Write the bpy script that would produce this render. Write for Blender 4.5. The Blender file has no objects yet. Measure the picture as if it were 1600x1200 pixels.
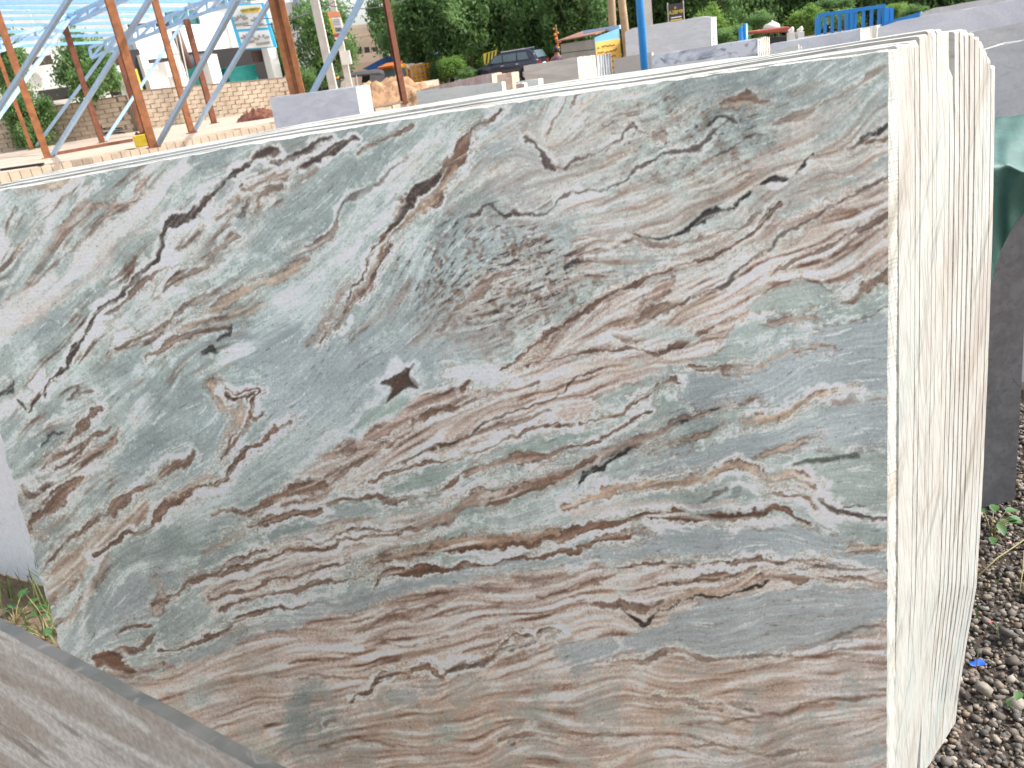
import bpy, bmesh, math, random
import numpy as np
from mathutils import Vector, Matrix
random.seed(5)
sc=bpy.context.scene
col=sc.collection
# ---------------------------------------------------------------- camera
F=1257.0; PITCH=math.radians(22.5); ROLL=math.radians(-8.6); EYE=Vector((0,0,1.85))
CM=Matrix.Rotation(math.pi/2-PITCH,3,'X')@Matrix.Rotation(ROLL,3,'Z')
cd=bpy.data.cameras.new('camera'); cam=bpy.data.objects.new('camera',cd); col.objects.link(cam)
cam.matrix_world=Matrix.Translation(EYE)@CM.to_4x4()
cd.sensor_width=36; cd.lens=F/1600*36; cd.clip_start=.02; cd.clip_end=2000
cd.dof.use_dof=True; cd.dof.focus_distance=1.75; cd.dof.aperture_fstop=11
sc.camera=cam
# ---------------------------------------------------------------- light
SUN=Vector((.71,.0,.70)).normalized()
w=bpy.data.worlds.new('World'); sc.world=w; w.use_nodes=True
nt=w.node_tree; bg=nt.nodes['Background']; sky=nt.nodes.new('ShaderNodeTexSky')
sky.sky_type='NISHITA'; sky.sun_disc=False
sky.sun_elevation=math.asin(SUN.z); sky.sun_rotation=math.atan2(SUN.x,SUN.y)
sky.air_density=1.0; sky.dust_density=3.0; sky.ozone_density=1.0
hs=nt.nodes.new('ShaderNodeHueSaturation'); hs.inputs['Saturation'].default_value=.42      # hazy, milky sky
nt.links.new(sky.outputs[0],hs.inputs['Color']); nt.links.new(hs.outputs[0],bg.inputs[0]); bg.inputs[1].default_value=.15
ld=bpy.data.lights.new('sun','SUN'); ld.energy=2.0; ld.angle=math.radians(.6); ld.color=(1,.975,.93)
lo=bpy.data.objects.new('sun',ld); col.objects.link(lo); lo.rotation_euler=SUN.to_track_quat('Z','Y').to_euler()
sc.view_settings.view_transform='Standard'; sc.view_settings.look='None'; sc.view_settings.gamma=1; sc.view_settings.exposure=1.2
sc.cycles.max_bounces=4; sc.cycles.diffuse_bounces=2; sc.cycles.glossy_bounces=2; sc.cycles.transmission_bounces=2
# ---------------------------------------------------------------- survey helpers (photograph station -> place)
def ray(x,y): return CM@Vector(((x-800)/F,-(y-600)/F,-1))
def aty(x,y,Y): d=ray(x,y); return EYE+d*(Y/d.y)
def atz(x,y,z): d=ray(x,y); return EYE+d*((z-EYE.z)/d.z)
CMT=CM.transposed()
def proj(p):
    q=CMT@(Vector(p)-EYE); return 800+F*q.x/-q.z, 600-F*q.y/-q.z
def zat(X,Y,py):
    a,b=-5.,40.
    for _ in range(40):
        m=(a+b)/2
        if proj((X,Y,m))[1]>py: a=m
        else: b=m
    return a
# ---------------------------------------------------------------- objects
def tag(o,label=None,cat=None,group=None,kind=None):
    if label: o['label']=label
    if cat: o['category']=cat
    if group: o['group']=group
    if kind: o['kind']=kind
    return o
def empty(name,loc,label=None,cat=None,group=None):
    o=bpy.data.objects.new(name,None); col.objects.link(o); o.location=loc; o.empty_display_size=.1
    return tag(o,label,cat,group)
def wloc(o):
    v=Vector((0,0,0))
    while o: v+=o.location; o=o.parent
    return v
class MB:
    def __init__(s): s.v=[]; s.f=[]; s.m=[]
    def add(s,vs,fs,mi=0):
        k=len(s.v); s.v+= [Vector(v) for v in vs]; s.f+=[tuple(i+k for i in f) for f in fs]; s.m+=[mi]*len(fs); return s
    def box(s,c,size,rz=0,mi=0,R=None):
        R=R or Matrix.Rotation(rz,3,'Z'); c=Vector(c); h=Vector(size)/2
        vs=[c+R@Vector((x*h.x,y*h.y,z*h.z)) for z in(-1,1) for y in(-1,1) for x in(-1,1)]
        return s.add(vs,[(0,2,3,1),(4,5,7,6),(0,1,5,4),(2,6,7,3),(0,4,6,2),(1,3,7,5)],mi)
    def beam(s,p,q,w,h=None,mi=0,up=(0,0,1)):
        p=Vector(p);q=Vector(q);h=h or w;d=(q-p);L=d.length;d.normalize();up=Vector(up)
        if abs(d.dot(up))>.98: up=Vector((0,1,0))
        x=d.cross(up).normalized(); y=x.cross(d)
        R=Matrix((x,d,y)).transposed(); return s.box((p+q)/2,(w,L,h),R=R,mi=mi)
    def tube(s,p,q,r,r2=None,n=10,mi=0,cap=True):
        p=Vector(p);q=Vector(q);r2=r if r2 is None else r2;d=(q-p).normalized()
        a=Vector((0,0,1)) if abs(d.z)<.95 else Vector((1,0,0)); x=d.cross(a).normalized(); y=d.cross(x)
        vs=[]
        for i in range(n):
            t=2*math.pi*i/n; o=x*math.cos(t)+y*math.sin(t); vs.append(p+o*r); vs.append(q+o*r2)
        fs=[(2*i,2*i+1,(2*i+3)%(2*n),(2*i+2)%(2*n)) for i in range(n)]
        if cap: fs+=[tuple(2*i for i in range(n)),tuple(2*i+1 for i in reversed(range(n)))]
        return s.add(vs,fs,mi)
    def path(s,pts,rs,n=8,mi=0):
        pts=[Vector(p) for p in pts]; k=len(s.v); vs=[]
        for i,p in enumerate(pts):
            d=(pts[min(i+1,len(pts)-1)]-pts[max(i-1,0)]).normalized()
            a=Vector((0,0,1)) if abs(d.z)<.9 else Vector((1,0,0)); x=d.cross(a).normalized(); y=d.cross(x)
            r=rs[i] if hasattr(rs,'__len__') else rs
            vs+=[p+(x*math.cos(6.2832*j/n)+y*math.sin(6.2832*j/n))*r for j in range(n)]
        fs=[(i*n+j,i*n+(j+1)%n,(i+1)*n+(j+1)%n,(i+1)*n+j) for i in range(len(pts)-1) for j in range(n)]
        fs+=[tuple(reversed(range(n))),tuple((len(pts)-1)*n+j for j in range(n))]
        return s.add(vs,fs,mi)
    def prism(s,poly,vec,mi=0):
        vec=Vector(vec); a=[Vector(p) for p in poly]; n=len(a)
        return s.add(a+[p+vec for p in a],[tuple(range(n)),tuple(reversed(range(n,2*n)))]+[(i,i+n,(i+1)%n+n,(i+1)%n) for i in range(n)],mi)
    def loft(s,rings,mi=0,cap=True):
        n=len(rings[0]); vs=[p for r in rings for p in r]
        fs=[(i*n+j,i*n+(j+1)%n,(i+1)*n+(j+1)%n,(i+1)*n+j) for i in range(len(rings)-1) for j in range(n)]
        if cap: fs+=[tuple(reversed(range(n))),tuple((len(rings)-1)*n+j for j in range(n))]
        return s.add(vs,fs,mi)
    def mesh(s,name,mats,off=Vector((0,0,0)),smooth=False):
        me=bpy.data.meshes.new(name); me.from_pydata([v-off for v in s.v],[],s.f)
        for m in (mats if isinstance(mats,(list,tuple)) else [mats]): me.materials.append(m)
        me.polygons.foreach_set('material_index',s.m)
        bm=bmesh.new(); bm.from_mesh(me); bmesh.ops.recalc_face_normals(bm,faces=bm.faces[:]); bm.to_mesh(me); bm.free()
        if smooth: me.shade_smooth()
        return me
    def build(s,name,mats,parent=None,smooth=False,bevel=0):
        off=wloc(parent) if parent else Vector((0,0,0))
        if not parent:                       # origin at the foot of the thing
            lo=Vector((min(v.x for v in s.v),min(v.y for v in s.v),min(v.z for v in s.v))); hi=Vector((max(v.x for v in s.v),max(v.y for v in s.v),0))
            off=Vector(((lo.x+hi.x)/2,(lo.y+hi.y)/2,lo.z))
        o=bpy.data.objects.new(name,s.mesh(name,mats,off,smooth)); col.objects.link(o)
        if parent: o.parent=parent
        else: o.location=off
        if bevel:
            b=o.modifiers.new('edge','BEVEL'); b.width=bevel; b.segments=2; b.limit_method='ANGLE'
        return o
# ---------------------------------------------------------------- materials
def L(c): return tuple(((x/255)/12.92 if x/255<=.04045 else ((x/255+.055)/1.055)**2.4) for x in c)
class NT:
    def __init__(s,name):
        s.m=bpy.data.materials.new(name); s.m.use_nodes=True; s.t=s.m.node_tree; s.b=s.t.nodes['Principled BSDF']
    def n(s,t,**k):
        x=s.t.nodes.new(t)
        for a,v in k.items(): setattr(x,a,v)
        return x
    def l(s,a,b): s.t.links.new(a,b)
    def coord(s,scale=(1,1,1),rot=(0,0,0),kind='Object'):
        if kind=='World': g=s.n('ShaderNodeNewGeometry').outputs['Position']
        else: g=s.n('ShaderNodeTexCoord').outputs[kind]
        m=s.n('ShaderNodeMapping'); m.inputs['Scale'].default_value=scale; m.inputs['Rotation'].default_value=rot; s.l(g,m.inputs[0]); return m.outputs[0]
    def noise(s,co,scale,detail=6,rough=.6,dist=0):
        x=s.n('ShaderNodeTexNoise'); x.inputs['Scale'].default_value=scale; x.inputs['Detail'].default_value=detail; x.inputs['Roughness'].default_value=rough; x.inputs['Distortion'].default_value=dist
        s.l(co,x.inputs['Vector']); return x.outputs[0]
    def ramp(s,f,stops):
        x=s.n('ShaderNodeValToRGB'); e=x.color_ramp.elements
        while len(e)<len(stops): e.new(.5)
        for i,(p,c) in enumerate(stops): e[i].position=p; e[i].color=(*c[:3],1)
        s.l(f,x.inputs[0]); return x.outputs[0]
    def mix(s,f,a,b,mode='MIX'):
        x=s.n('ShaderNodeMix',data_type='RGBA',blend_type=mode)
        for v,i in ((f,0),(a,6),(b,7)):
            if hasattr(v,'links'): s.l(v,x.inputs[i])
            elif i==0: x.inputs[0].default_value=v
            else: x.inputs[i].default_value=(*v[:3],1)
        return x.outputs[2]
    def bump(s,h,strength,dist=.01):
        x=s.n('ShaderNodeBump'); x.inputs['Strength'].default_value=strength; x.inputs['Distance'].default_value=dist; s.l(h,x.inputs['Height']); s.l(x.outputs[0],s.b.inputs['Normal'])
    def base(s,c):
        if hasattr(c,'links'): s.l(c,s.b.inputs['Base Color'])
        else: s.b.inputs['Base Color'].default_value=(*c[:3],1)
    def rough(s,r): s.b.inputs['Roughness'].default_value=r
G3=lambda v:(v,v,v)
def plain(name,c,rough=.6,var=.18,scale=3,metal=0,bump=0,kind='World',dirt=None,dirtamt=.5,spec=None):
    n=NT(name); co=n.coord(kind=kind); c=L(c)
    f=n.noise(co,scale,4,.65)
    cc=n.ramp(f,[(.3,[x*(1-var) for x in c]),(.7,[min(1,x*(1+var)) for x in c])])
    if dirt:
        g=n.noise(co,scale*.45,5,.75,.6); cc=n.mix(n.ramp(g,[(.45,G3(0)),(.75,G3(dirtamt))]),cc,L(dirt))
    n.base(cc); n.rough(rough); n.b.inputs['Metallic'].default_value=metal
    if spec is not None: n.b.inputs['Specular IOR Level'].default_value=spec
    if bump: n.bump(n.noise(co,scale*9,4,.6),bump,.02)
    return n.m
def stone(name,c1,c2,c3=None,scale=1.2,stretch=(1,1,6),rot=(0,.5,0),rough=.4,kind='Object',lo=.35,hi=.68):
    n=NT(name); co=n.coord(stretch,rot,kind)
    f=n.noise(co,scale,5,.62,.9); cc=n.ramp(f,[(lo,L(c1)),(hi,L(c2))])
    if c3:
        g=n.noise(co,scale*2.3,5,.7,1.6); cc=n.mix(n.ramp(g,[(.56,G3(0)),(.66,G3(.8))]),cc,L(c3))
    h=n.noise(n.coord(kind=kind),60,1,.5); cc=n.mix(n.ramp(h,[(.3,G3(.10)),(.7,G3(0))]),cc,(0,0,0))
    n.base(cc); n.rough(rough); return n.m
# ---------------------------------------------------------------- marble
CX0,CY0,CST=-150.,40.,1.4
CW,CH=1130,972
def spec_noise(rng,h,w,beta,lo=0.0,hi=1e9):
    m=max(h,w); fy=np.fft.fftfreq(h)[:,None]*m; fx=np.fft.rfftfreq(w)[None,:]*m
    k=np.sqrt(fx*fx+fy*fy); k[0,0]=1
    a=k**(-beta/2)*((k>=lo)&(k<=hi)); a[0,0]=0
    ph=rng.uniform(0,2*np.pi,a.shape)
    n=np.fft.irfft2(a*np.exp(1j*ph),s=(h,w)); return n/n.std()
def sm(e0,e1,x):
    t=np.clip((x-e0)/(e1-e0),0,1); return t*t*(3-2*t)
def bil(A,fx,fy):
    fx=np.clip(fx,0,A.shape[1]-1.001); fy=np.clip(fy,0,A.shape[0]-1.001)
    i=fx.astype(int); j=fy.astype(int); u=fx-i; v=fy-j
    if A.ndim==3: u=u[...,None]; v=v[...,None]
    return (A[j,i]*(1-u)+A[j,i+1]*u)*(1-v)+(A[j+1,i]*(1-u)+A[j+1,i+1]*u)*v
MC=dict(G=(163,173,166),GB=(162,170,169),LG=(190,199,192),W=(228,232,224),PK=(198,186,176),PW=(219,214,205),MI=(205,217,207),
        PD=(161,139,125),TN=(173,150,129),BR=(119,92,75),DB=(74,60,54),BK=(34,32,30),MG=(138,149,146),GG=(152,166,155))
# regions: (colour, alpha, softness, points)
REGION=[
('MG',.5,40,[(300,200),(640,190),(600,320),(420,420),(330,380)]),
('GB',.8,30,[(360,520),(470,440),(560,380),(520,540),(640,560),(560,680),(460,740),(420,640)]),
('MG',.5,30,[(200,590),(350,560),(430,680),(330,740),(180,720)]),
('W',.55,30,[(170,500),(270,360),(330,320),(420,250),(470,240),(400,330),(330,400),(230,500)]),
('LG',.8,25,[(520,500),(600,360),(680,260),(740,200),(700,180),(600,290),(480,420),(400,500)]),
('GB',.6,40,[(560,540),(640,400),(760,300),(950,320),(1000,380),(860,480),(760,560),(640,600)]),
('PD',.35,35,[(660,520),(740,430),(860,380),(930,430),(840,510),(760,550)]),
('PK',.38,50,[(700,290),(820,200),(960,140),(1040,200),(960,290),(820,350)]),
('PK',.5,40,[(900,330),(1050,270),(1180,230),(1388,170),(1388,300),(1200,330),(1000,410),(900,430)]),
('MG',.6,35,[(1050,120),(1388,70),(1388,170),(1230,210),(1120,210),(1040,180)]),
# pink central band
('PK',.95,8,[(380,795),(440,765),(490,722),(540,688),(600,655),(660,612),(720,602),(760,612),(800,590),(815,560),(880,495),(950,445),(1050,405),(1180,345),(1290,318),(1400,268),(1400,430),(1300,442),(1200,470),(1130,520),(1080,572),(960,612),(870,662),(800,690),(740,712),(690,722),(640,727),(590,748),(500,785),(430,800)]),
('W',.7,10,[(700,575),(790,570),(835,580),(820,600),(760,605),(720,600),(690,590)]),
('W',.6,9,[(925,535),(1000,520),(1060,515),(1040,545),(960,560)]),
('LG',.8,10,[(1000,430),(1180,360),(1300,330),(1290,350),(1140,420),(1020,455)]),
('G',.95,5,[(1165,478),(1200,450),(1250,437),(1290,442),(1316,468),(1250,482),(1200,488)]),
('G',.95,4,[(1081,560),(1110,545),(1160,534),(1190,540),(1170,562),(1120,574),(1085,574)]),
('G',.95,4,[(925,615),(965,600),(1010,590),(1025,596),(1000,610),(950,622)]),
# blue grey right
('GB',.95,9,[(1062,590),(1130,580),(1180,570),(1240,545),(1310,500),(1400,480),(1400,605),(1310,612),(1250,635),(1190,628),(1100,640),(1060,625)]),
('GB',.9,12,[(1020,720),(1100,690),(1170,670),(1240,655),(1320,620),(1400,620),(1400,700),(1250,700),(1180,715),(1090,740),(1000,750)]),
('G',.9,10,[(1285,705),(1400,700),(1400,795),(1330,800),(1296,780)]),
('GG',.6,10,[(600,770),(700,720),(830,690),(960,640),(1050,620),(1040,640),(940,675),(850,708),(760,728),(700,760)]),
# lower pink
('PK',.75,14,[(340,905),(420,850),(520,830),(640,800),(700,790),(620,850),(560,880),(480,900),(400,935),(320,950)]),
('PK',.92,12,[(190,1070),(300,1020),(400,985),(520,950),(620,922),(760,902),(900,888),(1100,880),(1250,880),(1400,893),(1400,1300),(250,1300)]),
('GB',.95,6,[(880,868),(960,850),(1050,822),(1150,820),(1250,824),(1330,835),(1400,850),(1400,886),(1300,880),(1200,872),(1080,876),(960,880),(890,885)]),
('GB',.95,8,[(1030,975),(1060,955),(1110,940),(1197,922),(1290,915),(1400,918),(1400,972),(1330,983),(1288,1008),(1200,1027),(1120,1026),(1050,1016),(960,1027),(890,1042),(880,1010),(960,990)]),
('GB',.8,9,[(605,1085),(625,1066),(648,1075),(650,1105),(630,1112)]),
('GB',.8,8,[(650,1066),(680,1062),(688,1080),(670,1090),(652,1085)]),
('GB',.75,9,[(700,1066),(760,1058),(770,1075),(720,1090),(695,1085)]),
('GB',.75,10,[(860,1010),(950,985),(960,1030),(900,1050),(870,1035)]),
('MG',.85,22,[(440,1110),(520,1095),(545,1125),(520,1160),(430,1165)]),
('GB',.5,22,[(1080,1200),(1240,1150),(1400,1140),(1400,1190),(1200,1230),(1080,1230)]),
('TN',.4,20,[(560,1120),(760,1090),(950,1070),(1100,1040),(1250,1040),(1250,1100),(1000,1130),(700,1170),(560,1160)]),
('PD',.35,25,[(440,1170),(800,1170),(1000,1150),(1000,1230),(440,1260)]),
# left lower
('GB',.8,22,[(110,1020),(150,950),(200,900),(270,880),(300,900),(240,960),(200,1010),(140,1035)]),
('MG',.5,20,[(200,870),(300,800),(420,720),(470,690),(440,760),(330,850),(260,890)]),
('LG',.6,22,[(260,800),(380,730),(470,660),(560,620),(500,700),(400,770),(300,840)]),
('TN',.75,12,[(60,905),(110,850),(180,800),(240,770),(230,800),(170,850),(110,900),(70,940)]),
('W',.5,12,[(60,760),(100,730),(160,730),(120,790),(50,860),(45,800)]),
('G',.7,10,[(90,850),(160,790),(250,740),(320,720),(260,760),(170,810),(100,880)]),
]
# veins: (colour, alpha, softness, halo, [(x,y,halfwidth)...])
VEIN=[
('PW',.85,10,0,[(-140,560,20),(0,492,24),(62,459,24),(125,415,22),(156,375,20),(203,340,20),(244,303,18),(285,262,14)]),
('PK',.6,8,0,[(0,520,10),(70,485,10),(140,430,8),(190,380,8),(250,330,7)]),
('PD',.8,4,0,[(60,410,2),(78,387,6),(103,362,8),(119,337,7),(147,319,6),(175,317,5),(203,303,5),(228,272,4)]),
('BR',.6,3,0,[(0,470,2),(60,436,3),(110,395,3),(150,350,3),(195,318,2)]),
('TN',.7,7,0,[(30,300,4),(70,292,9),(110,278,5)]),
('LG',.8,8,0,[(20,470,5),(60,400,9),(90,340,8),(110,300,6)]),
('W',.6,7,0,[(0,470,4),(40,410,5),(80,350,5)]),
('BR',.7,4,0,[(12,360,2),(16,340,3),(20,325,2)]),
('LG',.9,2,0,[(182,310,3),(196,300,5),(207,288,2)]),
# white net band left
('W',.8,9,0,[(150,500,8),(190,470,12),(240,430,10),(275,375,16),(315,345,18),(355,325,14),(400,285,14),(450,250,14),(500,225,8)]),
('W',.7,9,0,[(0,640,6),(60,600,6),(110,575,6),(160,520,8),(230,490,8),(300,440,8),(380,400,5)]),
('W',.6,8,0,[(270,520,6),(330,480,9),(400,440,8),(460,420,6)]),
('DB',.92,2.2,1,[(430,230,3),(390,253,5),(360,281,5),(337,303,6),(319,319,8),(294,334,9),(266,347,6),(256,366,5),(247,390,3.5),(231,416,4),(216,437,5),(187,466,4),(156,490,2.5),(144,516,4),(128,538,7),(112,556,7),(103,575,6),(81,592,4),(73,612,3)]),
('BR',.75,3,0,[(255,420,2),(225,445,5),(200,470,4),(170,500,3)]),
('BR',.8,2.5,0,[(212,405,3),(208,425,3),(196,445,2)]),
('BR',.75,5,0,[(385,300,4),(410,285,8),(440,272,8),(448,262,3)]),
('BR',.7,4,0,[(395,325,3),(420,300,6),(440,292,4)]),
('BR',.7,3,0,[(345,345,3),(360,330,5),(375,318,3)]),
('DB',.8,3,0,[(375,340,2),(385,322,3),(392,310,2)]),
('BR',.7,3,0,[(280,385,3),(300,372,4),(312,360,2)]),
('BR',.6,3,0,[(255,455,2),(290,435,4),(330,405,4),(370,370,3)]),
('DB',.9,3,1,[(422,252,3),(450,243,7),(480,232,9),(518,216,6)]),
('DB',.9,2.5,1,[(473,261,3),(500,247,7),(530,233,7),(558,219,3)]),
('BR',.75,2.5,0,[(560,243,2),(590,224,3.5),(620,205,3.5),(645,192,3)]),
('BR',.7,4,0,[(400,247,5),(420,236,6),(430,228,2)]),
('TN',.8,6,0,[(281,515,4),(330,490,8),(391,446,9),(440,428,10),(485,402,4)]),
('TN',.75,7,0,[(340,505,5),(370,492,10),(405,478,6)]),
('BR',.6,3,0,[(390,436,2),(440,418,3),(480,402,2)]),
('BR',.75,3,0,[(180,545,2),(230,520,4),(270,500,4),(300,470,4),(320,455,2)]),
('BR',.7,3,0,[(225,560,2),(270,535,5),(310,520,5),(350,512,4)]),
('BK',.8,2.5,0,[(318,550,3),(328,545,5),(336,552,2)]),
('BK',.7,2.5,0,[(338,530,3),(352,520,5),(357,510,2)]),
# diagonal vein
('W',.5,6,0,[(690,200,4),(660,250,7),(600,330,8),(540,410,6)]),
('BR',.95,3,1,[(785,170,2),(744,197,4),(727,219,6),(716,247,12),(690,275,18),(660,305,20),(632,335,18),(612,362,12),(598,390,9),(578,415,12),(566,440,12),(545,478,9),(518,517,4),(505,535,2)]),
('TN',.7,4,0,[(712,260,5),(690,290,8),(660,325,9),(630,350,7)]),
('DB',.85,2.5,0,[(690,265,4),(655,295,8),(640,318,8),(618,345,6),(606,360,4)]),
('DB',.7,2.5,0,[(575,410,4),(556,440,4),(541,478,4),(520,512,3)]),
('W',.9,2,0,[(700,262,1),(670,295,1.5),(640,330,1.6),(612,365,2),(600,385,3.5),(576,412,2.5),(560,440,2),(545,470,1.5),(515,520,1.5)]),
('PD',.7,6,0,[(540,440,4),(520,480,7),(508,520,5),(480,540,4)]),
('PD',.5,6,0,[(545,525,3),(590,500,6),(620,470,8),(640,445,5)]),
('DB',.6,3,0,[(633,258,1.5),(600,281,2.5),(575,294,4),(556,300,7),(543,310,7),(534,322,4),(525,350,3),(509,369,3),(475,387,3)]),
('PD',.6,4,0,[(525,350,4),(509,372,5),(480,388,4),(450,398,3)]),
('W',.5,5,0,[(540,290,3),(528,320,4),(520,345,4)]),
# top middle squiggles
('BR',.7,2,0,[(900,125,1.5),(880,160,2),(862,190,2),(850,212,3)]),
('BR',.6,4,0,[(1000,100,3),(950,118,5),(910,145,3),(890,170,2)]),
('DB',.8,2,0,[(818,215,2),(826,225,3),(840,238,4),(855,255,5),(862,262,2)]),
('BR',.7,2.5,0,[(862,258,2),(880,262,3),(905,256,3)]),
('DB',.75,2,0,[(728,337,1.5),(753,328,3),(772,316,5),(787,337,4),(815,336,2.5),(844,334,2.5),(869,325,2.5),(887,306,3),(905,296,2)]),
('DB',.75,2,0,[(880,262,1.5),(900,248,2.5),(931,240,2.5),(956,225,3),(978,206,3.5),(990,198,4),(1000,207,3),(1016,215,1.5)]),
('DB',.7,2,0,[(905,300,1.5),(931,300,2),(953,290,2.5),(978,281,3),(994,262,3),(1015,256,2.5),(1037,238,2.5),(1060,236,3),(1098,227,4),(1112,208,4),(1130,196,2),(1148,186,3)]),
('BR',.65,4,0,[(1000,215,2),(1030,200,4),(1060,185,5),(1085,168,3)]),
('BR',.8,3,0,[(1125,165,2),(1150,158,5),(1175,150,7),(1195,153,4)]),
('TN',.7,5,0,[(1130,172,5),(1155,168,6),(1170,160,4)]),
('PD',.45,7,0,[(1240,150,4),(1265,138,7),(1280,128,4)]),
('BR',.5,5,0,[(1210,195,3),(1270,170,5),(1330,140,5),(1388,100,4)]),
('PK',.6,10,0,[(1180,260,10),(1250,210,14),(1330,160,10)]),
('DB',.8,3,0,[(1120,240,1),(1175,215,2),(1200,208,1)]),
('BK',.8,2.5,0,[(1150,190,2),(1125,186,1.5),(1105,193,2)]),
('BK',.9,2,0,[(1345,224,2),(1362,210,4),(1390,195,4)]),
('BR',.8,3,0,[(1320,230,2),(1350,222,3),(1392,214,4)]),
# pebble chain
('LG',.9,4,0,[(1100,355,7),(1125,350,9)]),('LG',.9,3,0,[(1158,318,6),(1174,310,7)]),('W',.8,3,0,[(1208,290,6),(1222,283,6)]),('W',.8,3,0,[(1252,268,7),(1272,256,8)]),
('BK',.92,2,0,[(995,371,3),(1025,369,4),(1047,373,4),(1072,360,5),(1082,354,2)]),
('BK',.9,2,0,[(1084,354,4),(1097,343,5),(1108,331,6),(1122,328,5),(1143,326,3)]),
('BK',.92,2,0,[(1146,319,3),(1158,308,5),(1172,300,3)]),
('BK',.92,2,0,[(1193,291,2),(1200,281,4),(1225,274,4)]),
('BK',.92,2,0,[(1243,266,3),(1255,256,5),(1276,241,4)]),
('BR',.6,4,0,[(960,385,2),(990,376,4),(1060,385,5),(1110,372,4),(1170,345,4),(1190,330,2)]),
('DB',.6,3,0,[(970,377,2),(980,378,4),(990,377,1)]),
('BR',.5,2.5,0,[(1085,310,1.5),(1120,290,2),(1160,272,2.5),(1190,262,1.5)]),
('W',.7,1.2,0,[(1285,250,1),(1300,265,1)]),('W',.6,1.2,0,[(1345,325,1),(1365,355,1),(1390,390,1)]),
# mottled field streaks
('DB',.7,3,0,[(800,465,2),(825,455,4),(850,447,3)]),('DB',.6,3,0,[(770,480,2),(800,476,3),(820,473,2)]),
('BR',.6,4,0,[(680,520,3),(720,480,6),(760,440,6),(800,425,3)]),('DB',.6,2.5,0,[(730,505,2),(740,500,3)]),
('BK',.7,2,0,[(880,425,3),(900,412,4)]),('BK',.6,2,0,[(838,420,3),(848,418,2)]),
# pink band lines
('PD',.75,6,0,[(1000,440,5),(1100,405,8),(1180,375,8),(1250,345,7),(1320,315,5),(1390,285,4)]),
('DB',.65,2,0,[(1391,274,3),(1337,306,3.5),(1290,330,3.5),(1244,353,3),(1212,378,3),(1175,405,2),(1134,441,3.5),(1100,459,3.5),(1069,475,2.5),(1025,494,2),(1003,506,1)]),
('BR',.85,2,0,[(1218,318,2),(1190,347,3.5),(1169,372,3),(1137,391,2.5),(1112,403,2),(1056,419,2.5),(1019,431,2.5),(978,444,3),(947,462,4),(912,487,4),(872,512,4),(841,541,4),(803,566,3),(785,577,1)]),
('BR',.7,3,0,[(1390,330,4),(1330,362,3),(1290,388,4),(1250,405,3),(1205,425,3)]),
('BR',.6,3,0,[(1390,345,2),(1340,380,3),(1300,400,2)]),
('PD',.9,4,0,[(1000,480,8),(1030,455,12),(1050,440,6)]),('BR',.7,4,0,[(990,505,6),(1010,490,11),(1050,480,8),(1080,470,3)]),
('BR',.6,3,0,[(960,520,4),(985,530,5),(1000,525,3)]),
('BR',.8,4,0,[(1392,432,8),(1360,448,9),(1335,458,8),(1314,472,5)]),
('DB',.6,2,0,[(1392,478,2),(1360,490,2.5),(1330,500,1)]),
('BR',.7,2,0,[(1165,480,1),(1200,450,1.5),(1235,437,2),(1280,442,2),(1300,455,2)]),
('PD',.8,4,0,[(1195,510,3),(1230,500,6),(1265,492,7),(1278,500,4)]),
('BR',.8,2.5,0,[(1082,572,3),(1110,576,5),(1140,576,5),(1165,570,3)]),
('TN',.8,2.5,0,[(1130,588,1.5),(1170,578,3),(1210,560,4),(1260,545,3),(1300,545,2)]),
('GG',.6,5,0,[(1305,530,6),(1330,520,7)]),
('BR',.85,2,0,[(820,572,1),(880,556,2),(950,545,3),(1010,545,2.5),(1030,552,3),(1060,540,4),(1090,520,4),(1115,508,2)]),
('BR',.8,3,0,[(450,762,3),(520,742,4),(580,705,5),(640,668,5),(680,640,6),(720,632,4),(760,620,2)]),
('BR',.7,3,0,[(470,772,4),(500,765,5),(540,735,4),(600,700,3)]),
('PD',.8,5,0,[(520,715,5),(600,668,6),(660,630,8),(715,612,10),(725,600,6)]),
('BR',.75,4,0,[(760,618,3),(790,612,5),(840,598,4)]),
('BR',.6,3,0,[(560,760,2),(640,710,3),(720,690,2),(800,665,4),(860,640,3)]),
('DB',.85,1.8,0,[(735,680,1),(755,668,3),(775,658,2.5),(800,645,1.5),(845,630,1.5),(900,595,2),(940,575,1.5)]),
('DB',.7,1.8,0,[(620,728,1.5),(660,705,1.5),(700,695,3),(715,691,1)]),
('BR',.85,2.2,1,[(580,757,3),(620,738,4),(660,726,3),(710,722,3),(735,712,2.5),(765,698,2.5),(800,686,3),(835,668,3),(870,662,2.5),(905,658,3)]),
('BR',.85,2.2,1,[(905,656,3),(940,650,3.5),(978,644,4),(1010,625,3.5),(1031,605,4),(1056,594,7),(1064,602,3)]),
('BR',.85,2,1,[(830,722,2),(860,714,3),(900,695,3.5),(947,681,3),(987,662,3),(1022,647,2)]),
('PD',.9,4,0,[(716,745,4),(760,731,7),(809,716,6),(856,716,4),(880,700,2)]),
('BR',.85,2.2,1,[(440,806,3),(497,800,4),(544,781,4),(590,775,5),(605,780,5),(640,778,3),(669,772,3),(700,762,4),(716,745,3)]),
('BR',.55,2.5,0,[(719,741,2),(756,727,2.5),(809,712,3),(856,712,3),(887,697,2)]),
('PD',.9,5,0,[(640,830,6),(690,808,10),(716,794,9),(762,778,11),(809,764,12),(856,749,12),(900,732,10),(962,702,8),(1025,677,6),(1047,662,5),(1075,648,4),(1119,637,3),(1185,624,2)]),
('BR',.8,4,0,[(760,790,5),(790,776,8),(830,760,8),(880,740,6),(930,715,3)]),
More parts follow.
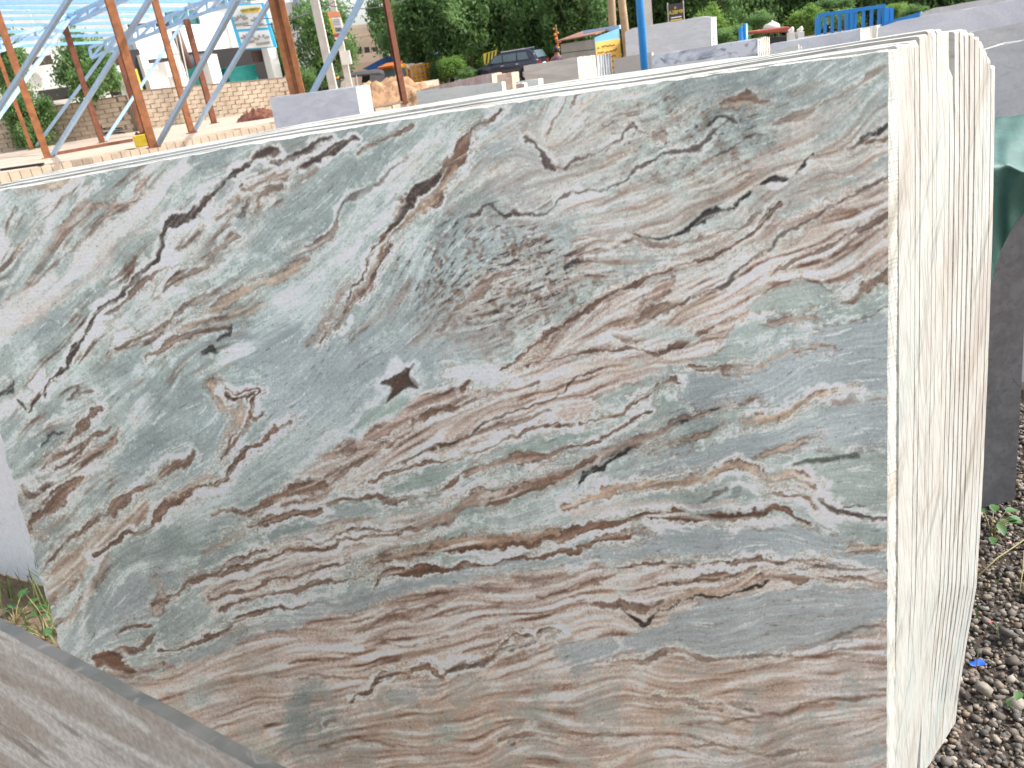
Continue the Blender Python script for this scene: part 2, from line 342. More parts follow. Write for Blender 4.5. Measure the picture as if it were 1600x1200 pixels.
('BK',.85,2,0,[(905,754,3),(915,744,5),(935,736,4),(962,719,3),(985,701,2)]),('BK',.7,2,0,[(1062,662,3),(1072,657,2)]),('BK',.7,2,0,[(1112,636,3),(1122,636,1)]),
('TN',.85,3,0,[(1012,704,2),(1075,685,3.5),(1100,675,4),(1128,668,2)]),
('TN',.95,3,1,[(1165,662,5),(1190,656,10),(1215,652,9),(1228,645,6),(1244,632,5),(1275,616,4),(1340,603,2)]),
('DB',.6,1.5,0,[(1212,665,1.5),(1217,648,1.5)]),
('PD',.6,3,0,[(1300,628,2),(1340,628,3),(1390,622,3)]),
('TN',.8,4,0,[(1180,712,2),(1215,703,5),(1250,690,4),(1280,680,1)]),
('TN',.95,3,1,[(880,790,4),(962,767,8),(1040,755,8),(1087,745,8),(1134,732,5),(1156,723,7),(1181,734,8),(1212,748,10),(1244,742,9),(1268,752,7),(1280,762,3)]),
('BR',.5,3,0,[(1180,740,2),(1212,755,4),(1250,752,4),(1275,762,3)]),
('MG',.9,5,0,[(1105,775,8),(1130,765,12),(1155,770,10)]),('DB',.5,3,0,[(1100,780,5),(1120,768,4),(1140,762,3)]),
('GG',.6,6,0,[(1220,740,6),(1260,726,7),(1310,715,8),(1340,705,5)]),('BK',.5,4,0,[(1250,730,3),(1275,722,4),(1335,710,4)]),
('W',.8,3,0,[(1150,760,5),(1180,768,6),(1195,785,3)]),
# brown twin veins
('PK',.8,8,0,[(900,800,8),(980,788,10),(1080,790,8),(1150,790,6)]),
('BR',.8,3,0,[(1195,770,3),(1230,775,4),(1270,785,7),(1275,800,6)]),
('W',.8,4,0,[(970,800,3),(1050,790,4),(1120,798,3),(1190,785,4),(1230,780,5),(1260,795,6),(1300,815,4)]),
('W',.8,4,0,[(640,862,2),(700,866,3),(760,866,5),(830,855,6),(900,840,6),(980,826,6),(1060,818,5),(1120,818,5),(1200,812,5),(1230,820,3)]),
('BR',.97,2.5,0,[(560,890,2),(622,873,5),(669,864,7),(716,853,9),(762,845,9),(825,842,9),(887,837,8),(920,825,8),(947,818,8),(987,816,7),(1025,808,6),(1050,803,6),(1087,810,7),(1119,809,6),(1150,806,5),(1185,800,6),(1212,793,8),(1225,802,5),(1240,814,2),(1264,816,1)]),
('TN',.8,4,0,[(560,885,3),(640,862,6),(716,845,8),(790,838,8),(870,832,5)]),
('BR',.97,2.2,1,[(588,916,2),(605,900,5),(625,890,7),(669,889,8),(700,888,6),(731,888,5),(778,884,5),(825,869,5),(887,859,5),(930,850,6),(962,841,6),(990,836,5),(1030,836,2)]),
('DB',.8,2.5,1,[(1285,785,5),(1310,797,3),(1337,806,4),(1360,808,4),(1400,810,4)]),
('TN',.8,4,0,[(1322,858,4),(1345,850,6),(1400,848,5)]),
('BK',.8,1.5,0,[(1322,793,1),(1335,789,1.5),(1350,790,1.2)]),
# lower left pink veins
('BR',.85,2,1,[(300,905,2),(331,896,3),(362,878,4),(390,868,3),(440,855,2),(500,843,2),(560,830,2),(640,825,2)]),
('BR',.85,2,0,[(240,943,2),(269,931,3),(312,908,6),(340,895,5),(380,885,3),(450,868,4),(520,850,4),(600,838,4),(660,825,3)]),
('W',.8,3,0,[(300,925,3),(360,900,4),(420,880,4),(480,868,3),(560,848,3),(620,838,3)]),
('BR',.85,2,0,[(330,940,2),(370,925,3.5),(420,908,4),(460,900,3),(500,890,3),(540,878,2)]),
('BR',.7,2,0,[(340,955,1.5),(380,940,2.5),(430,925,3),(465,918,4),(520,908,3),(590,893,2)]),
('BR',.85,2,1,[(245,1018,3),(281,1012,4),(306,1005,3),(337,987,3),(369,969,4),(395,962,5),(420,957,4),(437,950,3),(480,948,2),(530,945,2),(580,930,2)]),
('GB',.9,4,0,[(265,1038,5),(330,1012,9),(400,985,11),(450,975,12),(512,953,13),(575,930,12),(637,913,10),(731,900,9),(825,882,8),(900,870,6)]),
('BR',.8,2.2,0,[(172,1022,3),(200,1015,4),(219,1009,5),(237,995,4)]),
('BR',.85,2.2,0,[(184,988,2),(205,981,4),(234,978,4)]),
('BR',.97,3,0,[(144,1030,4),(160,1026,7),(185,1037,9),(212,1045,3)]),('PD',.8,4,0,[(165,1055,5),(200,1052,5),(250,1038,3)]),
('PD',.8,5,0,[(85,985,4),(120,960,5),(145,920,6),(160,890,5),(175,860,4)]),
('TN',.7,5,0,[(60,960,3),(100,930,4),(130,900,3)]),
('TN',.6,6,0,[(240,900,5),(255,930,7),(245,955,5)]),
('W',.6,6,0,[(120,1020,3),(135,960,5),(140,910,5),(160,870,4)]),
# left lower veins
('BR',.85,3,1,[(152,637,4),(136,656,6),(122,681,5),(100,698,7),(85,710,9),(72,725,4)]),
('BR',.8,2.2,0,[(170,668,3),(146,681,3.5),(128,706,3),(84,731,2)]),('PD',.8,4,0,[(110,728,3),(145,708,6),(170,695,7),(178,680,4)]),
('DB',.75,3,0,[(108,630,2),(120,620,6),(128,607,3)]),('BR',.8,4,0,[(125,620,3),(138,612,6),(145,605,3)]),
('BK',.7,2.5,0,[(0,620,4),(14,612,5),(20,602,2)]),('BK',.7,2,0,[(28,625,3),(36,632,2)]),('BK',.7,2,0,[(42,640,3),(52,622,2)]),
('BK',.7,2,0,[(66,697,2),(73,682,4),(80,675,3),(98,680,1)]),
('BR',.9,4,0,[(127,748,3),(105,762,7),(85,782,11),(70,800,11),(55,820,6),(40,838,3)]),
('BR',.6,4,0,[(30,760,4),(42,775,5),(60,777,3)]),
('TN',.7,5,0,[(60,840,4),(85,825,5),(100,810,3)]),
('BR',.85,4,0,[(302,706,3),(285,722,7),(262,740,8),(240,756,6),(205,772,4)]),
('BR',.8,3.5,0,[(200,775,3),(175,790,6),(155,810,6),(130,830,3),(105,850,2),(62,890,2)]),
('W',.7,5,0,[(300,700,3),(250,730,6),(200,765,4)]),
('TN',.8,10,0,[(330,600,6),(350,630,12),(370,655,8)]),
('BR',.92,3,1,[(348,606,2),(362,619,4),(384,617,4),(411,610,3),(396,625,6),(382,650,7),(372,678,8),(356,700,6),(350,718,2)]),
('TN',.8,4,0,[(372,625,6),(370,650,5),(355,685,5)]),
('BR',.85,2,0,[(385,648,4),(400,655,3),(412,646,2)]),
('W',.95,1.2,0,[(352,610,1),(365,620,1.2),(384,617,1.2),(405,612,1.2),(390,630,1.5),(378,650,2),(374,670,1.5),(358,695,1.2)]),
('DB',.7,1.6,0,[(350,613,1),(362,622,1.2),(398,622,1.4),(386,640,1.4)]),
('BR',.9,2.2,1,[(456,660,2),(431,670,3.5),(409,692,4),(385,703,4),(372,718,3),(362,735,3),(353,748,4),(336,756,4),(319,762,4),(297,774,5),(266,784,5),(248,800,5),(238,815,4),(225,834,3),(210,832,3),(200,826,3),(187,842,3),(150,864,3)]),
('TN',.7,4,0,[(330,745,4),(297,765,5),(262,780,4)]),
('BR',.85,4,0,[(335,805,4),(345,800,5),(390,800,6),(422,780,7),(453,768,8),(500,758,8)]),
('BR',.85,2.5,1,[(388,823,4),(422,810,5),(453,801,5),(500,803,4)]),
('TN',.8,4,0,[(320,855,4),(350,845,5),(375,838,5)]),
# star
('DB',.95,2.5,1,[(596,598,2),(615,594,8),(628,590,12),(640,592,8),(650,603,3)]),('DB',.95,2.5,0,[(622,598,8),(612,612,6),(603,630,2)]),('DB',.9,2.5,0,[(632,590,6),(636,577,3),(650,565,2)]),
('BR',.85,2.5,0,[(722,606,4),(728,598,3),(732,594,1)]),
# mid grey wisps
('W',.6,10,0,[(560,680,6),(590,640,8),(620,560,6)]),('W',.5,12,0,[(430,470,6),(500,430,10),(560,380,8),(620,330,8)]),
('W',.6,8,0,[(460,740,6),(500,700,9),(560,650,7),(600,615,5)]),
('GG',.8,4,0,[(555,665,4),(575,650,6),(600,632,5),(635,622,3)]),
# brown chain low
('PD',.6,3,0,[(330,990,2),(450,985,4),(560,960,5),(680,935,6),(800,915,6),(900,900,5)]),
('BR',.85,2,0,[(962,886,2),(1010,884,3),(1060,879,4),(1085,880,4),(1100,886,1)]),
('BR',.85,2,1,[(1100,884,1),(1150,876,2.5),(1175,873,3.5),(1212,876,4),(1250,878,3),(1300,882,2),(1340,886,1)]),
('BR',.8,2.5,0,[(1030,915,2),(1060,912,2),(1110,902,3.5),(1140,895,4),(1180,885,3)]),
('DB',.6,2.5,0,[(1240,890,2),(1290,888,4),(1330,895,4),(1392,890,2)]),
('BR',.7,2.5,0,[(1190,895,3),(1240,905,4),(1320,905,3),(1392,915,3)]),
('TN',.8,4,0,[(1040,945,5),(1070,930,7),(1110,925,6),(1165,905,5),(1190,898,3)]),
('BK',.85,1.8,0,[(966,938,2),(975,952,2.5),(985,968,4),(998,976,4),(1022,958,3.5),(1040,953,2),(1056,944,3),(1080,936,2),(1103,931,2.5),(1140,930,3.5),(1172,920,2.5),(1182,913,4),(1200,905,2)]),
('BR',.7,3,0,[(930,945,4),(970,940,6),(1000,950,6),(1040,940,3)]),
('BR',.85,2.2,1,[(545,1090,2),(575,1081,2.5),(585,1065,2.5),(600,1052,2.5),(625,1053,3),(636,1058,3),(644,1046,3.5),(662,1045,5),(680,1052,3),(691,1060,3),(709,1044,4),(741,1032,4),(778,1022,3.5),(796,1003,3),(806,994,3),(822,998,2.5),(837,1005,3),(845,990,4),(860,986,4),(880,988,2)]),
('DB',.7,4,0,[(700,1050,4),(730,1042,5),(760,1032,5),(790,1022,4),(815,1012,4),(835,1008,3)]),
('DB',.5,4,0,[(855,1000,4),(870,995,3)]),
('BR',.7,2.5,0,[(450,1040,2),(520,1030,3),(560,1020,3),(600,1008,3),(640,1008,2)]),
('BR',.6,2.5,0,[(470,1060,2),(520,1058,3),(570,1060,2)]),
('BR',.7,3,0,[(680,1000,3),(695,998,4)]),('BR',.6,3,0,[(640,1009,2),(655,1007,3)]),('BR',.6,3,0,[(760,982,3),(780,979,3)]),('BR',.7,2.5,0,[(820,970,2),(840,962,3),(860,960,2)]),
('BR',.6,2.5,0,[(600,960,2),(640,955,3),(680,948,2.5)]),('BR',.5,2.5,0,[(560,985,2),(620,972,3),(660,970,2),(720,956,3),(780,942,2.5)]),
('BR',.7,2.2,0,[(840,935,2),(880,925,2.5),(930,905,3),(960,895,2)]),('BR',.7,2.2,0,[(900,918,3),(930,910,3)]),
('BR',.6,2.2,0,[(890,930,2),(905,938,2),(915,936,1)]),
('BR',.6,3,0,[(950,1035,2),(1000,1030,3),(1060,1018,4),(1110,1028,4),(1160,1026,3),(1220,1022,2)]),
('BR',.6,2.5,0,[(1285,1006,2),(1310,988,3),(1345,978,3),(1392,976,2)]),('W',.8,2,0,[(1302,1008,2.5),(1330,1000,2.5),(1375,992,2.5)]),
('PD',.6,2.5,0,[(1100,1050,1.5),(1200,1040,2),(1290,1030,2),(1392,1018,2)]),
('BR',.55,3,0,[(780,1155,3),(820,1140,6),(845,1145,4),(870,1150,3)]),('DB',.6,2,0,[(798,1165,2),(806,1160,3)]),('GB',.8,3,0,[(795,1170,5),(805,1168,5)]),
('BR',.6,3,0,[(500,1165,2),(560,1160,2),(630,1165,2)]),('BR',.5,3,0,[(860,1150,2),(920,1155,3),(1000,1150,3)]),
('BR',.5,4,0,[(1010,1090,4),(1060,1095,4),(1130,1105,4),(1180,1110,3)]),('BR',.6,3,0,[(1060,1130,2),(1150,1125,3),(1230,1115,3),(1290,1095,3),(1392,1085,2)]),
('GB',.7,4,0,[(1060,1045,3),(1100,1052,4),(1150,1048,3)]),('BR',.5,3,0,[(510,1130,4),(530,1128,3)]),
('BR',.5,3,0,[(1060,1170,2),(1130,1165,3),(1200,1180,4),(1260,1170,2)]),
]
PATCH=[('W',.45,8,[(575,600),(612,578),(650,560),(668,590),(660,612),(640,622),(600,640),(606,615)]),('DB',.97,1.5,[(593,598),(622,583),(634,573),(640,575),(638,586),(645,598),(654,607),(640,606),(626,612),(616,622),(603,632),(609,618),(614,607)]),
('BR',.5,2,[(608,597),(632,580),(636,594),(645,603),(626,606),(612,618)]),
('DB',.8,2,[(400,235),(430,229),(424,240),(398,250)]),('BR',.9,3,[(146,1026),(162,1020),(190,1034),(214,1046),(180,1050),(164,1040),(150,1050)]),
('GG',.7,4,[(560,662),(590,640),(634,620),(640,628),(600,650),(566,672)]),('LG',.8,4,[(1082,534),(1090,528),(1060,510),(1010,512),(980,524),(1010,530)])]
NET=[(1.,[(50,625,30),(120,560,35),(200,480,40),(270,400,45),(350,340,40),(430,275,35),(520,225,20)]),
(.6,[(-140,480,40),(0,420,45),(80,350,50),(180,290,40),(260,250,20)]),
(.8,[(20,850,30),(80,780,40),(130,710,45),(190,660,25)]),(.7,[(250,530,25),(320,500,30),(400,450,22)]),
(.5,[(-60,640,40),(0,620,35),(60,650,30)]),(.35,[(230,600,30),(330,560,35)]),(.4,[(640,260,20),(700,230,20)])]
def _dist(px,py,pts):
    best=np.full(px.shape,1e9); bw=np.zeros(px.shape)
    for (x0,y0,w0),(x1,y1,w1) in zip(pts[:-1],pts[1:]):
        dx,dy=x1-x0,y1-y0; L=dx*dx+dy*dy+1e-9
        t=np.clip(((px-x0)*dx+(py-y0)*dy)/L,0,1)
        d=np.hypot(px-x0-t*dx,py-y0-t*dy); w=w0+(w1-w0)*t
        m=(d-w)<(best-bw); best=np.where(m,d,best); bw=np.where(m,w,bw)
    return best,bw
def _inside(px,py,poly):
    ins=np.zeros(px.shape,bool); n=len(poly); d=np.full(px.shape,1e9)
    for i in range(n):
        x0,y0=poly[i]; x1,y1=poly[(i+1)%n]
        c=((y0>py)!=(y1>py))&(px<(x1-x0)*(py-y0)/((y1-y0)+1e-12)+x0); ins^=c
        dx,dy=x1-x0,y1-y0; t=np.clip(((px-x0)*dx+(py-y0)*dy)/(dx*dx+dy*dy+1e-9),0,1)
        d=np.minimum(d,np.hypot(px-x0-t*dx,py-y0-t*dy))
    return np.where(ins,d,-d)
def paint_marble():
    rng=np.random.default_rng(7); f4=np.float32
    X,Y=np.meshgrid((CX0+np.arange(CW)*CST).astype(f4),(CY0+np.arange(CH)*CST).astype(f4))
    N=lambda b,lo=0,hi=1e9: spec_noise(rng,CH,CW,b,lo,hi).astype(f4)
    col=lambda c:(np.array(MC[c])/255.).astype(f4)
    wx=4.5*N(3.4,6)+1.2*N(2.8,40); wy=4.5*N(3.4,6)+1.2*N(2.8,40)
    wx2=2.4*N(3.4,14)+.30*N(2.8,60,300); wy2=2.4*N(3.4,14)+.30*N(2.8,60,300)
    # direction of the layering, averaged from the veins
    q=8; xs=X[::q,::q]; ys=Y[::q,::q]; c2=np.zeros(xs.shape); s2=np.zeros(xs.shape)
    for c,a,s,h,pts in VEIN:
        for (x0,y0,_),(x1,y1,_) in zip(pts[:-1],pts[1:]):
            L=np.hypot(x1-x0,y1-y0); an=np.arctan2(y1-y0,x1-x0)
            if L<6: continue
            w=min(L,60)/(700+(xs-(x0+x1)/2)**2+(ys-(y0+y1)/2)**2)**1.6
            c2+=w*np.cos(2*an); s2+=w*np.sin(2*an)
    n=np.hypot(c2,s2)+1e-12
    fx,fy=np.meshgrid(np.arange(CW)/q,np.arange(CH)/q)
    c2=bil(c2/n,fx,fy); s2=bil(s2/n,fx,fy)
    ang=.5*np.arctan2(s2,c2)+.16*N(2.8,6)
    ux,uy=np.cos(ang).astype(f4),np.sin(ang).astype(f4)
    # smear several noises along the layering in one pass: (source, reach in steps)
    SRC=dict(fine=(N(.4,70),16),mid=(N(.9,34,230),26),wide=(N(1.4,12,90),30),lobe=(N(3.0,14),10),lobe2=(N(2.6,30),14),tur=(N(1.4,70,430),4),hair=(N(1.2,50,400),14),strat=(N(1.1,26,200),30))
    acc={k:v[0].copy() for k,v in SRC.items()}
    h=1.7; mx=max(v[1] for v in SRC.values())
    gx,gy=np.meshgrid(np.arange(CW,dtype=f4),np.arange(CH,dtype=f4))
    for sg in (1,-1):
        px,py=gx.copy(),gy.copy(); dx,dy=ux*sg,uy*sg
        for i in range(mx):
            px+=dx*f4(h); py+=dy*f4(h)
            ix=np.clip(py.astype(np.int32),0,CH-1)*CW+np.clip(px.astype(np.int32),0,CW-1)
            for k,(src,st) in SRC.items():
                if i<st: acc[k]+=f4(1-(i+1)/(st+1.))*src.ravel()[ix]
            nx,ny=ux.ravel()[ix],uy.ravel()[ix]; f=np.where(nx*dx+ny*dy<0,f4(-1),f4(1)); dx,dy=nx*f,ny*f
    for k in acc: acc[k]-=acc[k].mean(); acc[k]/=acc[k].std()
    fine,mid,wide,lobe,lobe2,tur,hair,strat=[acc[k] for k in('fine','mid','wide','lobe','lobe2','tur','hair','strat')]
    cl=N(3.0,5); cl2=N(3.2,12); sp=N(.3,120); sp2=N(1.2,50,300); cl3=N(2.4,24)
    img=np.ones((CH,CW,3),f4)*col('G')
    def mix(c,a):
        nonlocal img
        a=a[...,None]; img=img*(1-a)+col(c)*a
    def lmix(sl,c,k): img[sl]=img[sl]*(1-k[...,None])+col(c)*k[...,None]
    def window(x0,y0,x1,y1):
        i0,i1=[int(np.clip((v-CX0)/CST,0,CW)) for v in (x0,x1)]; j0,j1=[int(np.clip((v-CY0)/CST,0,CH)) for v in (y0,y1)]
        return (slice(j0,j1),slice(i0,i1))
    # ground mass: grey green, cloudy, with pale mint wisps
    mix('LG',.7*sm(-.3,1.2,cl+.6*wide)); mix('MG',.6*sm(.1,1.4,-cl+.4*cl3)); mix('GB',.45*sm(0,1.3,N(2.8,4)))
    mix('MI',.8*sm(.5,1.5,.8*wide+.7*cl3)); mix('W',.6*sm(1.2,2.2,.8*wide+.6*lobe))
    band=np.zeros((CH,CW),f4)
    for c,a,s,pts in REGION:
        p=np.array(pts); sl=window(*(p.min(0)-s*2-25),*(p.max(0)+s*2+25))
        d=_inside(X[sl]+wx[sl]+wx2[sl],Y[sl]+wy[sl]+wy2[sl],pts)
        d=d+.35*s*cl2[sl]+.25*s*mid[sl]
        m=sm(-s,s,d)*a
        lmix(sl,c,m)
        if c in('PK','PD','TN'): band[sl]=np.maximum(band[sl],m)
        elif c!='W': band[sl]*=1-.9*m
        if s<=14: lmix(sl,'BR',.55*a*np.exp(-((d-1)/2.2)**2)*sm(-.6,.9,cl2[sl]+.5*cl3[sl])); lmix(sl,'W',.6*a*np.exp(-((d+5)/4.)**2)*sm(-.8,.8,cl3[sl]))
    up=np.zeros((CH,CW),f4)
    for a,pts in NET:
        d,w=_dist(X+2*wx,Y+2*wy,pts); up=np.maximum(up,a*sm(w*.6,-w*.5,d-w))
    brk=sm(-.9,.9,N(3.0,10))
    lay=np.clip(band+.45*up*brk,0,1)
    lay=lay*(1-.40*sm(960,1080,Y)*sm(-.8,.8,cl2+.5))
    # layered bands: one stack of thin leaves, coloured leaf by leaf
    S=.62*strat+.5*mid+.30*fine
    mix('PW',.80*lay*sm(.25,.75,-S)); mix('W',.85*lay*sm(.95,1.5,-S))
    mix('PD',.80*lay*sm(.25,.65,S)); mix('BR',.85*lay*sm(.85,1.25,S)*(.45+.55*brk)); mix('DB',.55*lay*sm(1.7,2.2,S)*brk)
    mix('BR',.55*lay*np.exp(-((S+.10)/.05)**2)*brk); mix('W',.5*lay*np.exp(-((S-.72)/.06)**2)); mix('BR',.45*lay*np.exp(-((hair-.3)/.08)**2)*(1-brk))
    mix('TN',.35*lay*sm(.4,1.4,wide)); mix('LG',.55*band*sm(.9,1.5,-lobe)*(1-brk))
    low=sm(1000,1090,Y); mix('TN',.35*low*sm(-.2,1.2,cl+.4*cl2)); mix('G',.40*low*sm(.3,1.3,cl2+.3*wide)); mix('MG',.3*low*sm(.6,1.6,-cl))
    # net of pale lobes at the upper left
    mix('W',.85*up*sm(.35,1.0,lobe+.3*wide)); mix('BR',.75*up*sm(.75,1.3,lobe2+.25*lobe+.35*mid)); mix('DB',.7*up*sm(1.45,1.9,lobe2+.25*lobe+.2*mid))
    mix('BR',.6*up*np.exp(-((lobe-.45)/.09)**2)); mix('BR',.45*up*np.exp(-((lobe2-.1)/.06)**2)*brk)
    # faint threads through the grey
    free=1-np.clip(band+up,0,1)
    mix('W',.55*free*sm(1.0,1.9,hair)*brk); mix('BR',.5*free*np.exp(-((strat-.9)/.05)**2)*sm(.2,1.,cl2)); mix('DB',.35*free*sm(1.9,2.7,tur+.2*cl3))
    mott=np.exp(-(((X-790)/165)**2+((Y-430)/90)**2)**1.5)
    mix('LG',.6*mott*sm(.3,1.3,-tur)); mix('BR',.65*mott*sm(.4,1.5,N(1.8,20,240))); mix('DB',.8*mott*sm(.8,1.6,tur+.3*cl2)); mix('BK',.6*mott*sm(2.,2.6,tur))
    mott2=np.exp(-(((X-1080)/170)**2+((Y-215)/75)**2)**1.5); mix('BR',.45*mott2*sm(.5,1.5,cl3+.4*mid)); mix('DB',.6*mott2*sm(1.5,2.2,tur+.5*cl3)); mix('MI',.5*mott2*sm(.6,1.5,-cl3))
    wig=N(2.2,30,300)
    for c,a,s,h,pts in VEIN:
        p=np.array(pts); mw=p[:,2].max(); m=mw+s*3+34
        sl=window(*(p[:,:2].min(0)-m),*(p[:,:2].max(0)+m))
        if sl[0].stop<=sl[0].start or sl[1].stop<=sl[1].start: continue
        g=.55+.6*min(1.,mw/6.)
        d,w=_dist(X[sl]+wx2[sl]*g+.35*wx[sl],Y[sl]+wy2[sl]*g+.35*wy[sl],pts)
        w=w*.86*(1+.30*cl2[sl]+.07*mid[sl]+.04*cl3[sl])
        e=w-d
        if h or (c in('BR','DB') and mw>3):
            k=.85 if h else .45
            lmix(sl,'W',k*sm(-9-3*h,-2,e+2.2*cl2[sl]+.8*mid[sl])*sm(-1.6,.3,cl2[sl]+.6*strat[sl]))
        ss=.55*s+.4
        al=a*sm(-ss,ss,e)*np.clip(1-.25*np.maximum(0,fine[sl]-.3)-.35*np.maximum(0,-S[sl]-.4),.15,1)
        if c in('BR','DB','TN','PD'):
            v=(.07*fine[sl]+.10*S[sl]+.05*wig[sl])[...,None]; al3=al[...,None]
            img[sl]=img[sl]*(1-al3)+np.clip(col(c)*(1-v),0,1)*al3
            if c in('BR','TN','PD') and mw>3.2:
                lmix(sl,'DB',.65*a*np.exp(-((e-.6)/1.3)**2)*sm(-.3,.8,cl2[sl]+.5*mid[sl]))
                lmix(sl,'BR',.6*a*np.exp(-((e+3.2+1.2*cl3[sl])/.9)**2)*sm(0,1.,cl2[sl]+.6*strat[sl]))     # a thread beside the vein
                lmix(sl,'PW',.7*a*sm(1.,1.8,-S[sl])*sm(0,2,e))
                for o_,t_,a_ in((6.,.8,.55),(9.5,1.2,.5),(13.5,.8,.35)):
                    lmix(sl,'BR',a_*a*np.exp(-((e+o_+2.2*cl2[sl]+1.0*strat[sl])/t_)**2)*sm(-.1,.9,-cl2[sl]+.5*wide[sl]))
                    lmix(sl,'W',.8*a_*a*np.exp(-((e+o_+2.2+2.2*cl2[sl]+1.0*strat[sl])/1.3)**2)*sm(-.1,.9,-cl2[sl]+.5*wide[sl]))
        else: lmix(sl,c,al)
    for c,a,s,pts in PATCH:
        p=np.array(pts); sl=window(*(p.min(0)-25),*(p.max(0)+25))
        d=_inside(X[sl]+.5*wx2[sl],Y[sl]+.5*wy2[sl],pts); lmix(sl,c,a*sm(-s,s,d+.6*wig[sl])*np.clip(1-.12*np.abs(wig[sl]),0,1))
    # grains, pits
    mix('DB',.5*sm(2.2,3.0,sp)); mix('MG',.30*sm(1.5,2.6,sp2)); mix('BK',.6*sm(2.9,3.5,sp+.5*sp2)); mix('W',.40*sm(2.2,3.0,-sp))
    img*=1+.035*fine[...,None]+.03*sp[...,None]+.03*N(3,3)[...,None]
    img=.645+(img-.645)*1.30; lum=img.mean(-1,keepdims=True); img=lum+(img-lum)*.90      # crisp, well separated minerals
    return np.clip(img,.02,.97)
# ================================================================ ground
def m_ground():
    n=NT('dry_dirt'); co=n.coord(kind='World')
    f=n.noise(co,.35,9,.7,.4); g=n.noise(co,6,8,.7)
    cc=n.ramp(f,[(.3,L((104,86,70))),(.55,L((146,123,102))),(.75,L((172,150,126)))])
    cc=n.mix(n.ramp(g,[(.35,G3(.5)),(.6,G3(0))]),cc,L((84,70,58)))
    n.base(cc); n.rough(.95); n.bump(n.noise(co,25,8,.7),.6,.05); return n.m
gm=MB(); gm.add([(-400,-60,0),(400,-60,0),(400,900,0),(-400,900,0)],[(0,1,2,3)])
o=gm.build('ground',m_ground()); tag(o,'dry brown dirt ground of the stone yard','ground',kind='structure')
# ================================================================ the striped marble stack
YAW=math.radians(12); LEAN=math.radians(8)
SR=Vector((math.cos(YAW),-math.sin(YAW),0)); SU=Vector((math.sin(YAW)*math.sin(LEAN),math.cos(YAW)*math.sin(LEAN),math.cos(LEAN)))
SM=Vector((math.sin(YAW)*math.cos(LEAN),math.cos(YAW)*math.cos(LEAN),-math.sin(LEAN)))   # into the stack
ST=atz(1388,80,1.75)
def face_ab(x,y,d=0):
    o=ST+SM*d; dr=ray(x,y); P=EYE+dr*((o-EYE).dot(SM)/dr.dot(SM)); q=P-o; return q.dot(SR),q.dot(SU)
BBOT=-(1.75-.03)/math.cos(LEAN)
def m_edge():
    n=NT('sawn_marble_edge')
    g=n.n('ShaderNodeNewGeometry').outputs['Position']
    def axis(v):
        d=n.n('ShaderNodeVectorMath',operation='DOT_PRODUCT'); n.l(g,d.inputs[0]); d.inputs[1].default_value=v; return d.outputs['Value']
    def diag(sq,st,ez):                                   # layering that climbs across the sawn ends
        e,z=ez; q=axis((z*.69*sq,z*.72*sq,-e*sq)); t=axis((e*.69*st,e*.72*st,z*st)); c=n.n('ShaderNodeCombineXYZ'); n.l(q,c.inputs[0]); n.l(t,c.inputs[1]); return c.outputs[0]
    oi=n.n('ShaderNodeObjectInfo').outputs['Random']
    a=n.noise(diag(9,1.3,(.52,.85)),1.0,5,.6,.3); b=n.noise(diag(26,2.2,(.54,.84)),1.0,5,.6,.3); c2=n.noise(diag(17,1.8,(.50,.87)),1.7,5,.6,.4)
    cc=n.ramp(a,[(.28,L((160,152,143))),(.42,L((180,178,170))),(.55,L((186,187,181))),(.72,L((170,178,173)))])
    cc=n.mix(n.ramp(b,[(.57,G3(0)),(.67,G3(.6))]),cc,L((120,122,110)))
    cc=n.mix(n.ramp(c2,[(.60,G3(0)),(.70,G3(.5))]),cc,L((150,122,98)))
    m1=n.n('ShaderNodeMapping'); m1.inputs['Rotation'].default_value=(0,0,YAW); n.l(g,m1.inputs[0])
    m2=n.n('ShaderNodeMapping'); m2.inputs['Scale'].default_value=(7,260,7); n.l(m1.outputs[0],m2.inputs[0])
    fine=n.noise(m2.outputs[0],1,4,.6)
    cc=n.mix(n.ramp(fine,[(.38,G3(.5)),(.50,G3(0))]),cc,L((126,114,102)))
    cc=n.mix(n.ramp(oi,[(0,G3(.14)),(1,G3(0))]),cc,L((176,164,152)))
    n.base(cc); n.rough(.6); n.bump(n.noise(n.coord(kind='World'),180,4,.7),.2,.002)
    n.b.inputs['Subsurface Weight'].default_value=.0
    return n.m
M_EDGE=m_edge()
def m_face():
    n=NT('banded_marble'); at=n.n('ShaderNodeAttribute',attribute_name='marble').outputs['Color']
    co=n.coord(kind='World')
    f=n.noise(co,140,5,.7); g=n.noise(co,520,2,.6)
    cc=n.mix(n.ramp(f,[(.35,G3(.16)),(.62,G3(0))]),at,L((96,92,86)))
    cc=n.mix(n.ramp(g,[(.55,G3(0)),(.72,G3(.08))]),cc,L((232,232,226)))
    saw=n.noise(n.coord((2,2,260),(0,math.radians(-3),0),'World'),1,3,.5)          # gang saw marks
    cc=n.mix(n.ramp(saw,[(.4,G3(.07)),(.6,G3(0))]),cc,L((110,112,112)))
    sp=n.noise(n.coord((1,1,1),(0,0,0),'World'),310,2,.5); cc=n.mix(n.ramp(sp,[(.70,G3(0)),(.76,G3(.5))]),cc,L((58,54,50)))
    n.base(cc); n.rough(.5); n.bump(f,.12,.002)
    n.b.inputs['Subsurface Weight'].default_value=.0
    return n.m
M_FACE=m_face()
TOPPX=[(-110,321),(-60,310),(0,299),(60,288),(120,277),(200,262),(300,243),(360,231),(420,221),(560,199),(700,176),(850,153),(1000,133),(1150,112),(1300,92),(1388,80)]
TOPAB=[face_ab(*p) for p in TOPPX]
TA=np.array([p[0] for p in TOPAB]); TB=np.array([p[1] for p in TOPAB])
